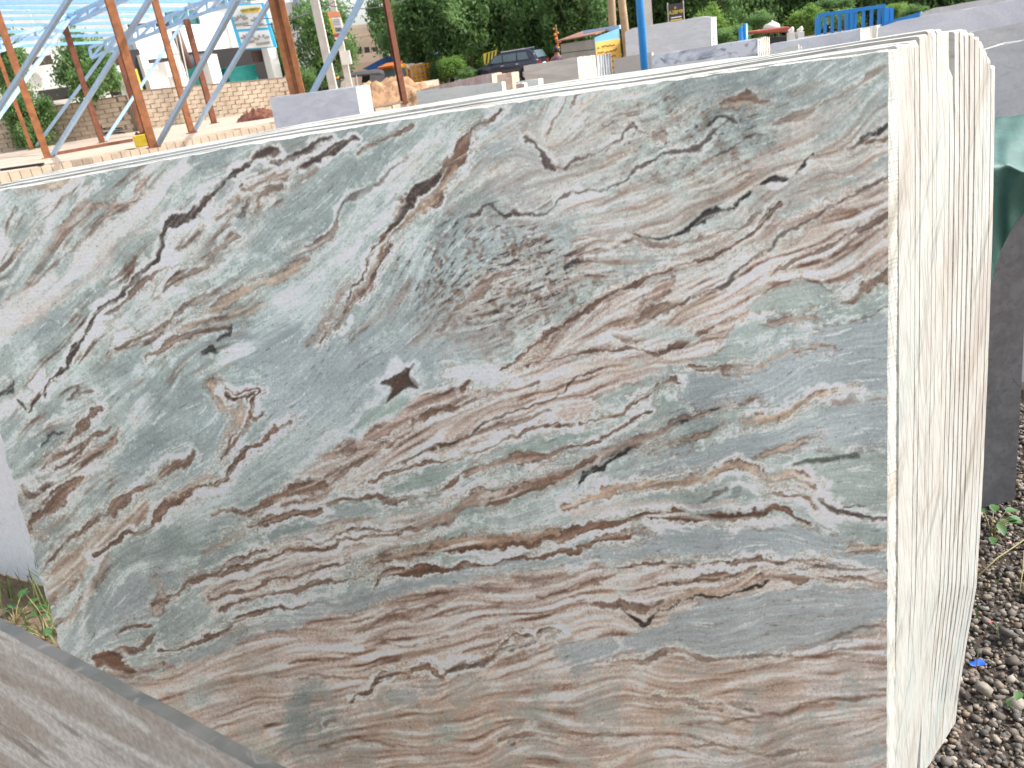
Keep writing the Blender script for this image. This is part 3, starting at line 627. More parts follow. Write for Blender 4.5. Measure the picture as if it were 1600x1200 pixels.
LA=[face_ab(-110,318),face_ab(0,680),face_ab(95,1010)]
def left_a(b): return np.interp(-np.asarray(b),[-LA[0][1],-LA[1][1],-LA[2][1],-BBOT],[LA[0][0],LA[1][0],LA[2][0],LA[2][0]+.02])
def front_slab():
    rs=np.random.default_rng(3)
    nx,ny=1050,860
    i=np.linspace(0,1,nx)[None,:]; j=np.linspace(0,1,ny)[:,None]
    a0=TA[0]+(0-TA[0])*i
    wob=np.interp(np.linspace(0,1,nx),np.linspace(0,1,90),rs.normal(0,.0009,90))+rs.normal(0,.0003,nx)
    bt=np.interp(a0,TA,TB)+wob[None,:]
    b=BBOT+(bt-BBOT)*j
    ra=(np.interp(np.linspace(0,1,ny),np.linspace(0,1,80),rs.normal(0,.0006,80))+rs.normal(0,.0003,ny))[:,None]
    la=left_a(b[:,:1])+np.interp(np.linspace(0,1,ny),np.linspace(0,1,60),rs.normal(0,.003,60))[:,None]
    a=la+(ra-la)*i
    P=np.array(ST)[None,None]+a[...,None]*np.array(SR)+b[...,None]*np.array(SU)
    q=(P-np.array(EYE))@np.array(CM)
    px=800+F*q[...,0]/-q[...,2]; py=600-F*q[...,1]/-q[...,2]
    img=paint_marble()
    img=np.where(img<=.04045,img/12.92,((img+.055)/1.055)**2.4)
    c=bil(img,(px-CX0)/CST,(py-CY0)/CST); c=np.minimum(c*MARBLE_GAIN,.88)
    V0=P.reshape(-1,3); idx=np.arange(nx*ny).reshape(ny,nx)
    quads=np.stack([idx[:-1,:-1],idx[:-1,1:],idx[1:,1:],idx[1:,:-1]],-1).reshape(-1,4)
    loop=np.concatenate([idx[0,:-1],idx[:-1,-1],idx[-1,:0:-1],idx[:0:-1,0]])
    nl=len(loop); back=V0[loop]+np.array(SM)*.018+np.array(SR)*.0215+np.array(SU)*.004
    bi=np.arange(nl)+nx*ny; dup=np.arange(nl)+nx*ny+nl
    V1=np.concatenate([V0,back,V0[loop]])
    side=np.stack([np.roll(dup,-1),dup,bi,np.roll(bi,-1)],-1)
    off=np.array(ST+SU*BBOT+SR*(TA[0]/2))
    me=bpy.data.meshes.new('marble_slab')
    me.vertices.add(len(V1)); me.vertices.foreach_set('co',(V1-off).ravel())
    faces=np.concatenate([quads,side]); nf=len(faces)
    me.loops.add(nf*4+nl); me.polygons.add(nf+1)
    me.loops.foreach_set('vertex_index',np.concatenate([faces.ravel(),bi[::-1]]).astype(np.int32))
    me.polygons.foreach_set('loop_start',np.arange(nf+1,dtype=np.int32)*4)
    me.polygons.foreach_set('loop_total',np.concatenate([np.full(nf,4),[nl]]).astype(np.int32))
    me.materials.append(M_FACE); me.materials.append(M_EDGE)
    me.polygons.foreach_set('material_index',np.concatenate([np.zeros(len(quads)),np.ones(len(side)+1)]).astype(np.int32))
    me.update(calc_edges=True)
    at=me.attributes.new('marble','FLOAT_COLOR','POINT')
    C4=np.ones((len(V1),4),np.float32); C4[:nx*ny,:3]=c.reshape(-1,3); at.data.foreach_set('color',C4.ravel())
    me.validate()
    o=bpy.data.objects.new('marble_slab',me); col.objects.link(o); o.location=Vector(off)
    tag(o,'big grey, pink and brown veined marble slab at the front of the leaning stack','marble slab','slabs of the striped marble stack')
MARBLE_GAIN=1.32
front_slab()
CORN=[(1402,71),(1409,71),(1414,70),(1421,66),(1429,64),(1437,56),(1443,55),(1450,48),(1457,47),(1464,47),(1470,50),(1476,50),(1484,53),(1492,49),(1500,47),(1508,48),(1516,53),(1524,59),(1531,66),(1537,78),(1543,90),(1549,104)]
ORD='second third fourth fifth sixth seventh eighth ninth tenth eleventh twelfth thirteenth fourteenth fifteenth sixteenth seventeenth eighteenth nineteenth twentieth'.split()
rnd=random.Random(11)
depth=.0205; SKEW=.86               # the ends are sawn obliquely
for k,(cx,cy) in enumerate(CORN):
    gap=rnd.choice([.0012,.0015,.0018,.0023]); th=rnd.uniform(.0126,.0144)
    if k in(2,4,13,17): gap=.003
    ca,cb=face_ab(cx,cy,depth); f=(cx-1388)/(1550-1388.)
    jit=rnd.uniform(-.35,.35)
    right=[]
    for y,x0,x1 in((230,1390,1549),(400,1391,1545),(600,1392,1538),(780,1391.5,1530),(920,1391,1522),(1000,1390,1508),(1100,1389,1492),(1200,1387,1475)):
        right.append(face_ab(x0+(x1-x0)*f+jit+rnd.uniform(-.2,.2),y,depth))
    bot=BBOT+depth*math.sin(LEAN)/math.cos(LEAN)
    right=[p for p in right if p[1]>bot+.05]
    pts=[]
    ph=rnd.uniform(0,9); am=rnd.uniform(.0003,.0008); lift=rnd.uniform(-.0008,.0006)+(.004 if k>=5 else 0)+(.004 if k>=9 else 0)
    n=46
    for i in range(n):
        t=i/(n-1); a=TA[0]+rnd.uniform(-.002,.002)+(ca-.02-TA[0])*t
        base=float(np.interp(a,TA,TB)) if a<0 else 0
        ed=max(0,1-(ca-a)/.55); ed=ed*ed*(3-2*ed)
        drop=depth*math.tan(LEAN)                       # keep the tops level in height
        b=base+drop+lift*(1-ed)+(cb-drop-base)*ed+am*math.sin(a*9+ph)+rnd.uniform(-.0004,.0004)
        pts.append((a,b))
    rr=.012 if k in(4,8,15,18,19,20) else .005
    pts+= [(ca-.006,cb),(ca-rr*.3,cb-rr*.3),(ca,cb-rr)]
    if k==12: pts=pts[:-3]+[(ca-.03,cb),(ca-.022,cb-.012),(ca-.024,cb-.02),(ca-.016,cb-.032),(ca-.019,cb-.042),(ca-.010,cb-.054),(ca-.006,cb-.07),(ca,cb-.085)]
    lowest=pts[-1][1]
    # densify the right end so that it is not dead straight
    rp=[(ca,lowest)]+right; rb=np.array([p[1] for p in rp]); ra=np.array([p[0] for p in rp])
    for b in np.linspace(lowest-.01,rp[-1][1],34):
        pts.append((float(np.interp(-b,-rb,ra))+rnd.uniform(-.00035,.00035),b))
    pts+=[(right[-1][0]-.004,bot),(LA[2][0]+.03,bot)]
    o3=ST+SM*depth
    P=[o3+SR*a+SU*b for a,b in pts]
    mb=MB(); mb.prism(P,SM*th+SR*(th*SKEW)+SU*(th*.22))
    o=mb.build('marble_slab',M_EDGE)
    lab=('rearmost pale-edged marble slab of the leaning striped stack, with a rounded top corner' if k==20 else
         'pale-edged marble slab, %s from the front in the leaning striped stack'%ORD[k] if k<19 else 'pale-edged marble slab just in front of the rearmost one in the leaning striped stack')
    if k==12: lab='pale-edged marble slab with a chipped, stepped top corner in the leaning striped stack'
    tag(o,lab,'marble slab','slabs of the striped marble stack')
    depth+=th+gap
# ================================================================ near slabs
def lean_slab(name,label,pTL,pTR,thick,height,mats,lean=6,group=None,cat='marble slab',nseg=18,jit=.002,zbot=.02,cham=.0):
    """A slab whose top edge runs pTL->pTR (front arris), leaning away from the eye."""
    pTL=Vector(pTL); pTR=Vector(pTR); r=(pTR-pTL); Lr=r.length; r.normalize()
    back=Vector((0,0,1)).cross(r); 
    mid=(pTL+pTR)/2
    if back.dot(Vector((mid.x,mid.y,0))-Vector((0,0,0)))<0: back=-back
    back.z=0; back.normalize(); la=math.radians(lean)
    up=Vector((back.x*math.sin(la),back.y*math.sin(la),math.cos(la))); inn=Vector((back.x*math.cos(la),back.y*math.cos(la),-math.sin(la)))
    h=min(height,(min(pTL.z,pTR.z)-zbot)/math.cos(la)); rr=random.Random(label)
    pts=[]
    for i in range(nseg+1):
        t=i/nseg; e=cham if i in(0,nseg) else 0; pts.append(pTL.lerp(pTR,t)+up*(rr.uniform(-jit,jit)-e))
    pts+=[pTR-up*(h*.35)+r*rr.uniform(-jit,jit)*2,pTR-up*(h*.7)+r*rr.uniform(-jit,jit)*2,pTR-up*h,pTL-up*h,pTL-up*(h*.5)+r*rr.uniform(-jit,jit)*2]
    mb=MB(); n=len(pts)
    mb.add(pts+[p+inn*thick for p in pts],[tuple(range(n))],0)
    mb.f+= [tuple(reversed(range(n,2*n)))]+[(i,i+n,(i+1)%n+n,(i+1)%n) for i in range(n)]; mb.m+=[1]*(n+1)
    o=mb.build(name,mats); tag(o,label,cat,group); return o,inn,r,up
M_FGS=None
M_FGE=stone('dull_slab_edge',(60,62,58),(84,82,78),(110,104,98),3,(4,4,4),(0,0,0),.3)
ftl=atz(-420,768,1.36); ftr=atz(560,1286,1.36)
fa=atz(0,985,1.36); fb=atz(420,1213,1.36)
dv=(fb-fa).normalized()
def m_fg():
    n=NT('honed_pink_grey_marble'); g=n.n('ShaderNodeNewGeometry').outputs['Position']
    m1=n.n('ShaderNodeMapping'); m1.inputs['Rotation'].default_value=(0,0,-math.atan2(dv.y,dv.x)+.0); n.l(g,m1.inputs[0])
    m2=n.n('ShaderNodeMapping'); m2.inputs['Scale'].default_value=(2.2,30,17); m2.inputs['Rotation'].default_value=(0,.08,0); n.l(m1.outputs[0],m2.inputs[0])
    f=n.noise(m2.outputs[0],1,7,.6,.5); h=n.noise(m2.outputs[0],2.3,7,.65,.8)
    cc=n.ramp(f,[(.28,L((146,143,134))),(.42,L((186,186,178))),(.52,L((220,221,214))),(.60,L((182,179,171))),(.72,L((172,160,148)))])
    cc=n.mix(n.ramp(h,[(.56,G3(0)),(.66,G3(.7))]),cc,L((120,114,106))); gg=n.noise(n.coord(kind='World'),150,3,.7); cc=n.mix(n.ramp(gg,[(.4,G3(.35)),(.6,G3(0))]),cc,L((84,78,70))); n.base(cc); n.rough(.4); return n.m
M_FGS=m_fg()
lean_slab('marble_slab','blurred pink-grey marble slab close by in the lower left corner',fa-dv*.9,fb+dv*.35,.013,1.4,[M_FGS,M_FGE],7,nseg=60,jit=.0009)
M_WHITE=stone('white_marble',(238,239,242),(246,246,247),(226,228,233),1.5,(1,1,3),(0,.4,0),.4)
M_WEDGE=plain('white_sawn_edge',(232,228,216),.6,.06,9)
a=aty(-260,560,3.3); b=aty(140,600,3.22)
pl=atz(0,890,.02); pr=atz(75,911,.02); d=(pr-pl).normalized()
wl=pl-d*.8+Vector((0,.16,1.25)); wr=pr+d*.35+Vector((0,.16,1.25))
lean_slab('marble_slab','plain white marble slab standing on grass behind the striped stack at the left edge',wl,wr,.02,1.4,[M_WHITE,M_WEDGE],7.2)
# dark granite slab and the green sheet over it
M_GRAN=stone('black_granite',(78,79,81),(98,98,100),(64,64,66),14,(1,1,1),(0,0,0),.45)
M_GREDGE=plain('granite_edge',(84,84,84),.6,.2,12)
gr=atz(1584,792,.0); gl=atz(1525,806,.0); d=(gr-gl).normalized()
gt=aty(1575,285,2.62).z-.02
g0=Vector((gl.x,gl.y,gt))-d*.75+Vector((0,.10,0)); g1=Vector((gr.x,gr.y,gt))+Vector((0,.10,0))
for k in range(5):
    lean_slab('granite_slab',['front black granite slab standing on the gravel under the green sheet','black granite slab behind the front one under the green sheet'][k>0],g0+Vector((.01*k,.026*k,0)),g1+Vector((.012*k,.026*k,0)),.02,1.5,[M_GRAN,M_GREDGE],4.2,'granite slabs under the green sheet','granite slab')
def m_tarp(name,c,c2):
    n=NT(name); co=n.coord(kind='World'); f=n.noise(co,7,6,.6)
    n.base(n.ramp(f,[(.3,L(c)),(.7,L(c2))])); n.rough(.55); n.bump(n.noise(co,30,4,.6,1.2),.3,.01)
    n.b.inputs['Transmission Weight'].default_value=0; return n.m
M_TARP=m_tarp('green_plastic_sheet',(30,74,66),(52,100,90))
def cloth(name,label,rows,mat,cat,amp=.01,sub=2):
    nr=len(rows); nc=len(rows[0]); mb=MB(); rr=random.Random(4)
    vs=[Vector(p)+Vector((rr.uniform(-amp,amp),rr.uniform(-amp,amp),rr.uniform(-amp,amp))) for r in rows for p in r]
    mb.add(vs,[(i*nc+j,i*nc+j+1,(i+1)*nc+j+1,(i+1)*nc+j) for i in range(nr-1) for j in range(nc-1)])
    o=mb.build(name,mat,smooth=True); s=o.modifiers.new('sub','SUBSURF'); s.levels=sub; s.render_levels=sub
    so=o.modifiers.new('thick','SOLIDIFY'); so.thickness=.002; tag(o,label,cat); return o
rows=[]
XS=[1430,1470,1505,1530,1548,1562,1576,1592,1612,1640,1680]
ctp=[196,192,189,186,184,183,182,181,179,176,172]
crest=[262,258,262,254,258,262,256,266,272,262,268]
hemy=[620,590,560,500,440,398,362,335,322,318,330]
for i,t in enumerate((0,.25,.5,.75,1.)):
    rows.append([aty(x,a0+(c0-a0)*t,3.06-.54*t+.035*math.sin(j*2.1+i*1.7)*(t*(1-t)*4)) for j,(x,a0,c0) in enumerate(zip(XS,ctp,crest))])
for i,t in enumerate((.06,.3,.6,.85,1.)):
    rows.append([aty(x,c0+(h0-c0)*t,2.535+.03*math.sin(j*2.6+.4*i)+.05*t) for j,(x,c0,h0) in enumerate(zip(XS,crest,hemy))])
cloth('plastic_sheet','crumpled green plastic sheet draped over the black granite slabs',rows,M_TARP,'plastic sheet',.007)
# grey stacks at the right
# ================================================================ other stacks in the yard
M_BLUE=stone('blue_grey_marble',(200,205,216),(224,227,233),(212,215,221),1.3,(2,1,5),(0,.9,0),.4)
M_BLUE2=stone('pale_blue_marble',(202,206,216),(224,227,233),None,.8,(2,1,5),(0,.5,0),.4)
M_GREY=stone('grey_marble',(190,191,192),(214,214,214),(178,179,181),2.0,(1.5,1,4),(0,.5,0),.4)
M_TAUPE=stone('taupe_marble',(186,180,171),(212,206,197),(198,188,177),1.4,(1,1,8),(0,.6,0),.4)
M_TAUPE2=stone('warm_grey_marble',(178,170,163),(194,186,179),None,.8,(1,1,4),(0,.3,0),.4)
M_CLOUD=stone('clouded_white_marble',(128,136,154),(216,221,228),(104,114,136),1.9,(1,1,1.6),(0,.5,0),.4,lo=.36,hi=.50)
M_PINK=stone('pink_striped_marble',(166,142,138),(206,190,182),(146,128,128),1.6,(7,3,1.2),(0,.35,0),.4)
M_PALE=stone('pale_green_marble',(200,206,202),(222,225,220),(190,196,193),1.4,(1,1,4),(0,.4,0),.4)
M_LGREY=stone('light_grey_marble',(214,218,220),(234,236,237),(200,205,209),1.1,(1.5,1,6),(0,.45,0),.4)
M_CREAM=stone('cream_slab_edge',(224,212,190),(240,232,214),(206,192,170),1.2,(40,40,1.2),(0,0,0),.6,'World')
M_STRIPE=stone('grey_streaked_edge',(120,126,136),(220,222,222),(96,102,114),1.0,(22,22,.9),(0,0,0),.5,'World',.42,.58)
M_SAND_E=stone('rose_stone_edge',(206,172,150),(230,208,186),(190,150,130),2,(3,3,3),(0,0,0),.7,'World')
def stack(label,rest,TL,TR,TE,YL,YR,YE,n,mats,group,lean=4,H=1.9,edge2=None,cat='marble slab',gap=.12,zb=.05,cham=0):
    """Front face top corners TL,TR and rear right corner TE (stations), n slabs between the front and the rear."""
    a=aty(*TL,YL); b=aty(*TR,YR); e=aty(*TE,YE); v=e-b; rr=random.Random(label)
    for k in range(n):
        t=k/n; off=v*t; j=rr.uniform(-.012,.012)
        m=mats if not(edge2 and k>=n*edge2[0]) else [mats[0],edge2[1]]
        la=a+off*.6+Vector((rr.uniform(-.03,.03),0,0)); la=a+Vector((off.x*.6,off.y,off.z)) 
        bb=b+off+Vector((0,0,j if k else 0))
        th=max(.012,(v.length/n)*(1-gap))
        dn=(bb-la); nn=Vector((-dn.y,dn.x,0)).normalized(); th*=abs(nn.dot(Vector((v.x,v.y,0)).normalized()))
        lean_slab('marble_slab' if cat=='marble slab' else cat.replace(' ','_'),label if k==0 else rest,la,bb,max(th,.012),H,m,lean,group,cat,nseg=10,jit=.006,zbot=zb,cham=cham)
stack('blue-grey marble slab with a bright white end, standing before the rusty twin column','white-edged slab behind the blue-grey one before the rusty twin column',(421,153),(556,136),(578,132),15.6,15,15.5,5,[M_BLUE,M_WEDGE],'stack before the twin column')
stack('pale grey-green slab with a white edge, in front of the pink striped slabs','white-edged slab behind the pale grey-green one before the pink striped slabs',(650,143),(784,128),(789,127),13.2,12.6,12.75,2,[M_PALE,M_WEDGE],'pale stack before the pink slabs')
stack('pink and mauve striped slab behind the pale grey-green slab','thick rose slab behind the pink and mauve striped one',(652,141),(768,114),(781,112),17.2,16.4,17.1,3,[M_PINK,M_SAND_E],'pink striped stack',cham=.02)
stack('thick rose-coloured slab with a rounded cream end, right of the pink striped slab','rose slab with a cream end behind the foremost rose slab',(776,117),(799,113),(806,112),15.4,15.2,15.6,2,[M_SAND_E,M_SAND_E],'rose slabs')
stack('short white slab lying low between the rose and the taupe slabs','white slab behind the low one between the rose and taupe slabs',(806,128),(841,123),(845,122),13.5,13.3,13.6,2,[M_PALE,M_WEDGE],'low white slabs')
stack('small dusty pink slab in front of the low white slab','dusty pink slab behind the small one before the low white slab',(806,131),(819,130),(822,129),12.2,12.1,12.2,2,[M_PINK,M_WEDGE],'low pink slabs')
stack('taupe veined slab with a smooth face, in front of the dark car and shed','cream-edged slab in the stack behind the taupe slab','',0,0,0,0,0,0,0,0) if False else None
stack('taupe veined slab in front of the corrugated kiosk','cream-edged slab in the stack behind the taupe veined slab',(818,103),(902,90),(931,86),15.8,15.3,15.9,11,[M_TAUPE,M_CREAM],'stack behind the taupe slab',gap=.08)
stack('grey and white streaked slab left of the warm grey slabs','grey-streaked slab behind the foremost streaked one before the yellow sign',(925,89),(933,87),(958,82),16.0,15.95,16.5,6,[M_STRIPE,M_STRIPE],'streaked stack before the yellow sign',gap=.03)
stack('plain warm grey slab behind the blue pole','warm grey slab behind the plain one at the blue pole',(959,92),(1018,81),(1021,81),14.6,14.2,14.3,2,[M_TAUPE2,M_TAUPE2],'warm grey slabs')
stack('white marble slab with dark blue-grey clouds, right of the blue pole','cream-edged slab in the stack behind the clouded white slab',(1018,87),(1184,61),(1204,57),13.4,12.6,13.1,7,[M_CLOUD,M_CREAM],'stack behind the clouded slab',gap=.1)
stack('large light grey slab standing tallest in front of the trees','white-edged slab behind the large light grey slab before the trees',(976,46),(1111,24),(1120,23),22.5,21.5,22,3,[M_LGREY,M_WEDGE],'tall light grey stack',cham=.05)
stack('long low pale green slab right behind the striped stack','pale slab behind the long low pale green one',(700,163),(1110,91),(1117,90),6.9,6.4,6.6,3,[M_PALE,M_WEDGE],'long low pale stack')
stack('short grey slab end low beside the cream-edged clouded stack','white slab behind the short grey one beside the clouded stack',(1203,79),(1248,70),(1256,68),7.4,7.3,7.4,2,[M_PALE,M_CREAM],'short low slabs')
stack('blue-grey slab with white top edge in front of the blue railing','white-edged slab behind the blue-grey one before the blue railing',(1203,69),(1345,45),(1364,41),9.2,8.7,9.1,6,[M_BLUE2,M_WEDGE],'stack before the blue railing',gap=.06)
stack('thick cream slab standing alone right of the railing stack','cream slab behind the thick one right of the railing stack',(1364,41),(1371,40),(1380,39),8.5,8.48,8.7,2,[M_WEDGE,M_WEDGE],'cream slabs')
stack('long blue-grey slab at the top right, rising past the frame','white-edged slab behind the long blue-grey one at the top right',(1372,38),(1665,-14),(1680,-16),8.2,7.6,7.8,3,[M_BLUE2,M_WEDGE],'long blue-grey stack',cham=.03)
stack('grey slab farthest back at the top right corner','grey slab behind the farthest one at the top right corner',(1440,16),(1660,-22),(1668,-23),12.5,12,12.2,2,[M_GREY,M_GREY],'far grey stack',cham=.03)
stack('mid grey slab under the long blue-grey one at the right','white-edged slab behind the mid grey one at the right',(1470,59),(1680,20),(1700,17),5.1,4.8,4.95,3,[M_GREY,M_WEDGE],'mid grey stack')
stack('smooth grey slab above the green plastic sheet','white-edged slab behind the smooth grey one above the green sheet',(1480,88),(1700,42),(1720,38),3.6,3.4,3.5,3,[M_GREY,M_WEDGE],'grey stack above the sheet')
p=[aty(740,163,12.0),aty(766,141,12.0),aty(792,151,12.0),aty(800,170,12.0)]
cloth('plastic_sheet','small green plastic sheet peaked over a slab behind the striped stack',[[p[0],p[1],p[2]],[aty(742,166,11.8),aty(767,160,11.7),aty(795,166,11.8)]],M_TARP,'plastic sheet',.004,1)
# ================================================================ gravel, weeds and litter at the right
def m_pebble():
    n=NT('gravel_stone'); at=n.n('ShaderNodeAttribute',attribute_name='tone').outputs['Color']
    f=n.noise(n.coord(kind='World'),90,5,.7); n.base(n.mix(n.ramp(f,[(.3,G3(.45)),(.65,G3(0))]),at,L((50,44,40)))); n.rough(.85); n.bump(f,.4,.004); return n.m
def pebbles(name,N,box,smin,smax,seed,keep=None,layers=.012):
    rs=np.random.default_rng(seed)
    bm=bmesh.new(); bmesh.ops.create_icosphere(bm,subdivisions=1,radius=1); base=np.array([v.co[:] for v in bm.verts]); tri=np.array([[v.index for v in f.verts] for f in bm.faces]); bm.free()
    x=rs.uniform(box[0],box[1],N); y=rs.uniform(box[2],box[3],N)
    if keep is not None:
        k=keep(x,y); x=x[k]; y=y[k]; N=len(x)
    s=smin+(smax-smin)*rs.random(N)**2.6
    sc3=np.stack([s*rs.uniform(.7,1.35,N),s*rs.uniform(.7,1.2,N),s*rs.uniform(.45,.85,N)],-1)
    th=rs.uniform(0,2*np.pi,N); tl=rs.normal(0,.45,N)
    V=base[None]*(1+rs.normal(0,.17,(N,len(base),1)))
    V=np.clip(V,-.86,.86)*sc3[:,None]
    c,sn=np.cos(tl)[:,None],np.sin(tl)[:,None]; yy=V[...,1]*c-V[...,2]*sn; zz=V[...,1]*sn+V[...,2]*c
    c,sn=np.cos(th)[:,None],np.sin(th)[:,None]
    X=V[...,0]*c-yy*sn+x[:,None]; Yv=V[...,0]*sn+yy*c+y[:,None]; Z=zz+(s*.35+rs.uniform(0,layers,N))[:,None]
    P=np.stack([X,Yv,Z],-1).reshape(-1,3); T=(tri[None]+np.arange(N)[:,None,None]*len(base)).reshape(-1,3)
    me=bpy.data.meshes.new(name); me.vertices.add(len(P)); me.vertices.foreach_set('co',P.ravel()); me.loops.add(T.size); me.polygons.add(len(T))
    me.loops.foreach_set('vertex_index',T.ravel().astype(np.int32)); me.polygons.foreach_set('loop_start',np.arange(len(T),dtype=np.int32)*3); me.polygons.foreach_set('loop_total',np.full(len(T),3,np.int32))
    me.update(calc_edges=True)
    pal=np.array([L(c) for c in((114,107,98),(136,124,110),(96,92,88),(150,138,122),(122,115,106),(82,78,74),(164,154,140),(138,118,98),(106,97,87))])
    tone=pal[rs.integers(0,len(pal),N)]*rs.uniform(.75,1.15,(N,1)); C4=np.ones((N,len(base),4),np.float32); C4[...,:3]=tone[:,None]
    at=me.attributes.new('tone','FLOAT_COLOR','POINT'); at.data.foreach_set('color',C4.ravel()); me.materials.append(M_PEB)
    o=bpy.data.objects.new(name,me); col.objects.link(o); return o
M_PEB=m_pebble()
gb=MB(); gb.add([(.6,1.0,.004),(3.0,1.0,.004),(3.0,3.8,.004),(.6,3.8,.004)],[(0,1,2,3)]); tag(gb.build('gravel_bed',plain('dark_soil',(70,60,52),.95,.3,8,bump=.6)),'dark soil bed under the gravel','ground',kind='structure')
o=pebbles('gravel',23000,(.78,2.35,1.2,3.35),.0045,.015,2,layers=.014); tag(o,'loose brown and grey gravel on the ground right of the striped stack','gravel',kind='stuff')
o=pebbles('rubble',90,(.95,2.4,1.3,3.0),.02,.036,8,layers=.03); tag(o,'larger broken stones scattered over the gravel','stones',kind='stuff')
M_LEAFN=plain('weed_leaf',(62,98,48),.5,.35,30,kind='World'); M_STEM=plain('dry_stem',(150,140,92),.7,.2,30); M_GRASS=plain('grass_blade',(96,122,62),.6,.4,9); M_GRASSD=plain('dry_grass_blade',(150,140,96),.7,.3,9)
def leaf(mb,p,d,Ln,W,up=Vector((0,0,1)),mi=0,droop=.3):
    d=Vector(d).normalized(); s=d.cross(up).normalized(); n=s.cross(d); p=Vector(p)
    prof=[(0,.08),(.25,.75),(.5,1),(.75,.78),(1,.05)]
    vs=[]
    for t,wd in prof:
        c=p+d*(Ln*t)-Vector((0,0,1))*(droop*Ln*t*t); vs+=[c-s*(W*wd/2)+n*(W*.12*wd),c,c+s*(W*wd/2)+n*(W*.12*wd)]
    mb.add(vs,[(3*i+j,3*i+j+1,3*i+4+j,3*i+3+j) for i in range(4) for j in range(2)],mi)
def weed(label,base,n,size,seed,spread=1.):
    e=empty('weed',base,label,'weed'); rr=random.Random(seed); st=MB()
    for i in range(n):
        a=rr.uniform(0,6.28); h=rr.uniform(.3,1.2)*size; tip=Vector(base)+Vector((math.cos(a)*size*.7*spread,math.sin(a)*size*.7*spread,h)); st.path([base,Vector(base).lerp(tip,.5)+Vector((0,0,size*.15)),tip],[.0022,.0018,.001],5)
        mb=MB(); leaf(mb,tip,(math.cos(a),math.sin(a),rr.uniform(-.2,.5)),size*rr.uniform(.5,.85),size*rr.uniform(.35,.5)); mb.build('leaf',M_LEAFN,e,True)
    st.build('stem',M_STEM,e,True); return e
weed('small round-leaved green weed on the gravel beside the striped stack',atz(1548,836,.01),9,.075,3)
weed('tiny green weed at the right edge of the gravel',atz(1596,1090,.01),5,.05,5)
mb=MB(); s0=atz(1526,902,.02); s1=atz(1588,852,.05); s2=atz(1612,835,.03)
mb.path([s0,s0.lerp(s1,.5)+Vector((0,0,.012)),s1,s2],[.0025,.0022,.002,.0015],6); tag(mb.build('dry_stalk',M_STEM,smooth=True),'thin pale green stalk lying across the gravel','stalk')
mb=MB(); s0=atz(1592,930,.02); s1=atz(1600,860,.03); mb.path([s0,s0.lerp(s1,.5)+Vector((.004,0,.01)),s1],[.0016,.0016,.001],6); tag(mb.build('dry_stalk',M_STEM,smooth=True),'short upright stalk near the right edge of the gravel','stalk')
def scrap(label,px,py,mat,s,seed,cat):
    rr=random.Random(seed); c=atz(px,py,.02); mb=MB(); N=5
    vs=[c+Vector(((i/(N-1)-.5)*s*2.2+rr.uniform(-.1,.1)*s,(j/2-.5)*s+rr.uniform(-.12,.12)*s,rr.uniform(0,.5)*s)) for j in range(3) for i in range(N)]
    mb.add(vs,[(j*N+i,j*N+i+1,(j+1)*N+i+1,(j+1)*N+i) for j in range(2) for i in range(N-1)]); o=mb.build(cat.replace(' ','_'),mat,smooth=True)
    o.modifiers.new('t','SOLIDIFY').thickness=.001; o.modifiers.new('s','SUBSURF').render_levels=1; tag(o,label,cat); return o
scrap('crumpled scrap of bright blue plastic on the gravel',1526,1038,plain('blue_plastic',(28,90,190),.35,.3,40),.022,1,'plastic scrap')
scrap('small pink chip lying on the gravel',1577,849,plain('pink_chip',(214,150,146),.6,.1,40),.008,2,'chip')
scrap('small red and white chip on the gravel',1548,972,plain('red_chip',(190,80,86),.6,.3,60),.007,3,'chip')
def grass(name,label,N,box,hmin,hmax,seed,mats,keep=None,curve=.6):
    rr=random.Random(seed); mb=MB()
    for i in range(N):
        x=rr.uniform(box[0],box[1]); y=rr.uniform(box[2],box[3]); h=rr.uniform(hmin,hmax); a=rr.uniform(0,6.28); b=rr.uniform(.1,curve)*h; w=rr.uniform(.0015,.004)
        d=Vector((math.cos(a),math.sin(a),0)); s=Vector((-d.y,d.x,0))*w; p=Vector((x,y,0))
        vs=[p-s,p+s,p+d*b*.35+Vector((0,0,h*.6))-s*.8,p+d*b*.35+Vector((0,0,h*.6))+s*.8,p+d*b+Vector((0,0,h))]
        mb.add(vs,[(0,1,3,2),(2,3,4)],int(rr.random()<.3))
    o=mb.build(name,mats); tag(o,label,'grass',kind='stuff')
grass('grass','rough green grass on the ground at the left behind the stack',2600,(-3.2,-1.35,2.0,4.2),.03,.20,1,[M_GRASS,M_GRASSD])
grass('grass','sparse grass blades growing through the gravel',70,(1.1,2.2,1.3,2.6),.03,.09,2,[M_GRASS,M_GRASSD])
weed('low broad-leaved weed in the grass at the left',atz(25,975,.0),8,.09,7)
weed('bright weed at the foot of the stack in the lower left',atz(72,1000,.0),8,.07,9)
# ================================================================ shed frame on its platform
M_RUST=plain('rust_primer',(150,94,54),.55,.35,6,dirt=(104,62,38),dirtamt=.7,kind='World')
M_RUSTD=plain('dark_rust_primer',(120,70,46),.6,.3,6,dirt=(84,52,38),dirtamt=.6)
M_SKYP=plain('sky_blue_paint',(168,204,236),.45,.10,8,dirt=(188,160,110),dirtamt=.25)
M_PURL=plain('purlin_blue_paint',(118,162,204),.45,.10,8)
M_CONC=plain('dusty_concrete',(186,168,150),.9,.12,1.2,dirt=(170,146,124),dirtamt=.5)
M_BLOCK=plain('concrete_block',(188,170,148),.92,.18,2.4,dirt=(124,108,92),dirtamt=.55)
M_MORT=plain('mortar',(132,116,98),.95,.15,5)
ZP=.75
def P0(px,py): return atz(px,py,ZP)
e0=P0(-60,282); e1=P0(421,191); e2=P0(560,168)
plat=MB(); back=Vector((-6,30,0))
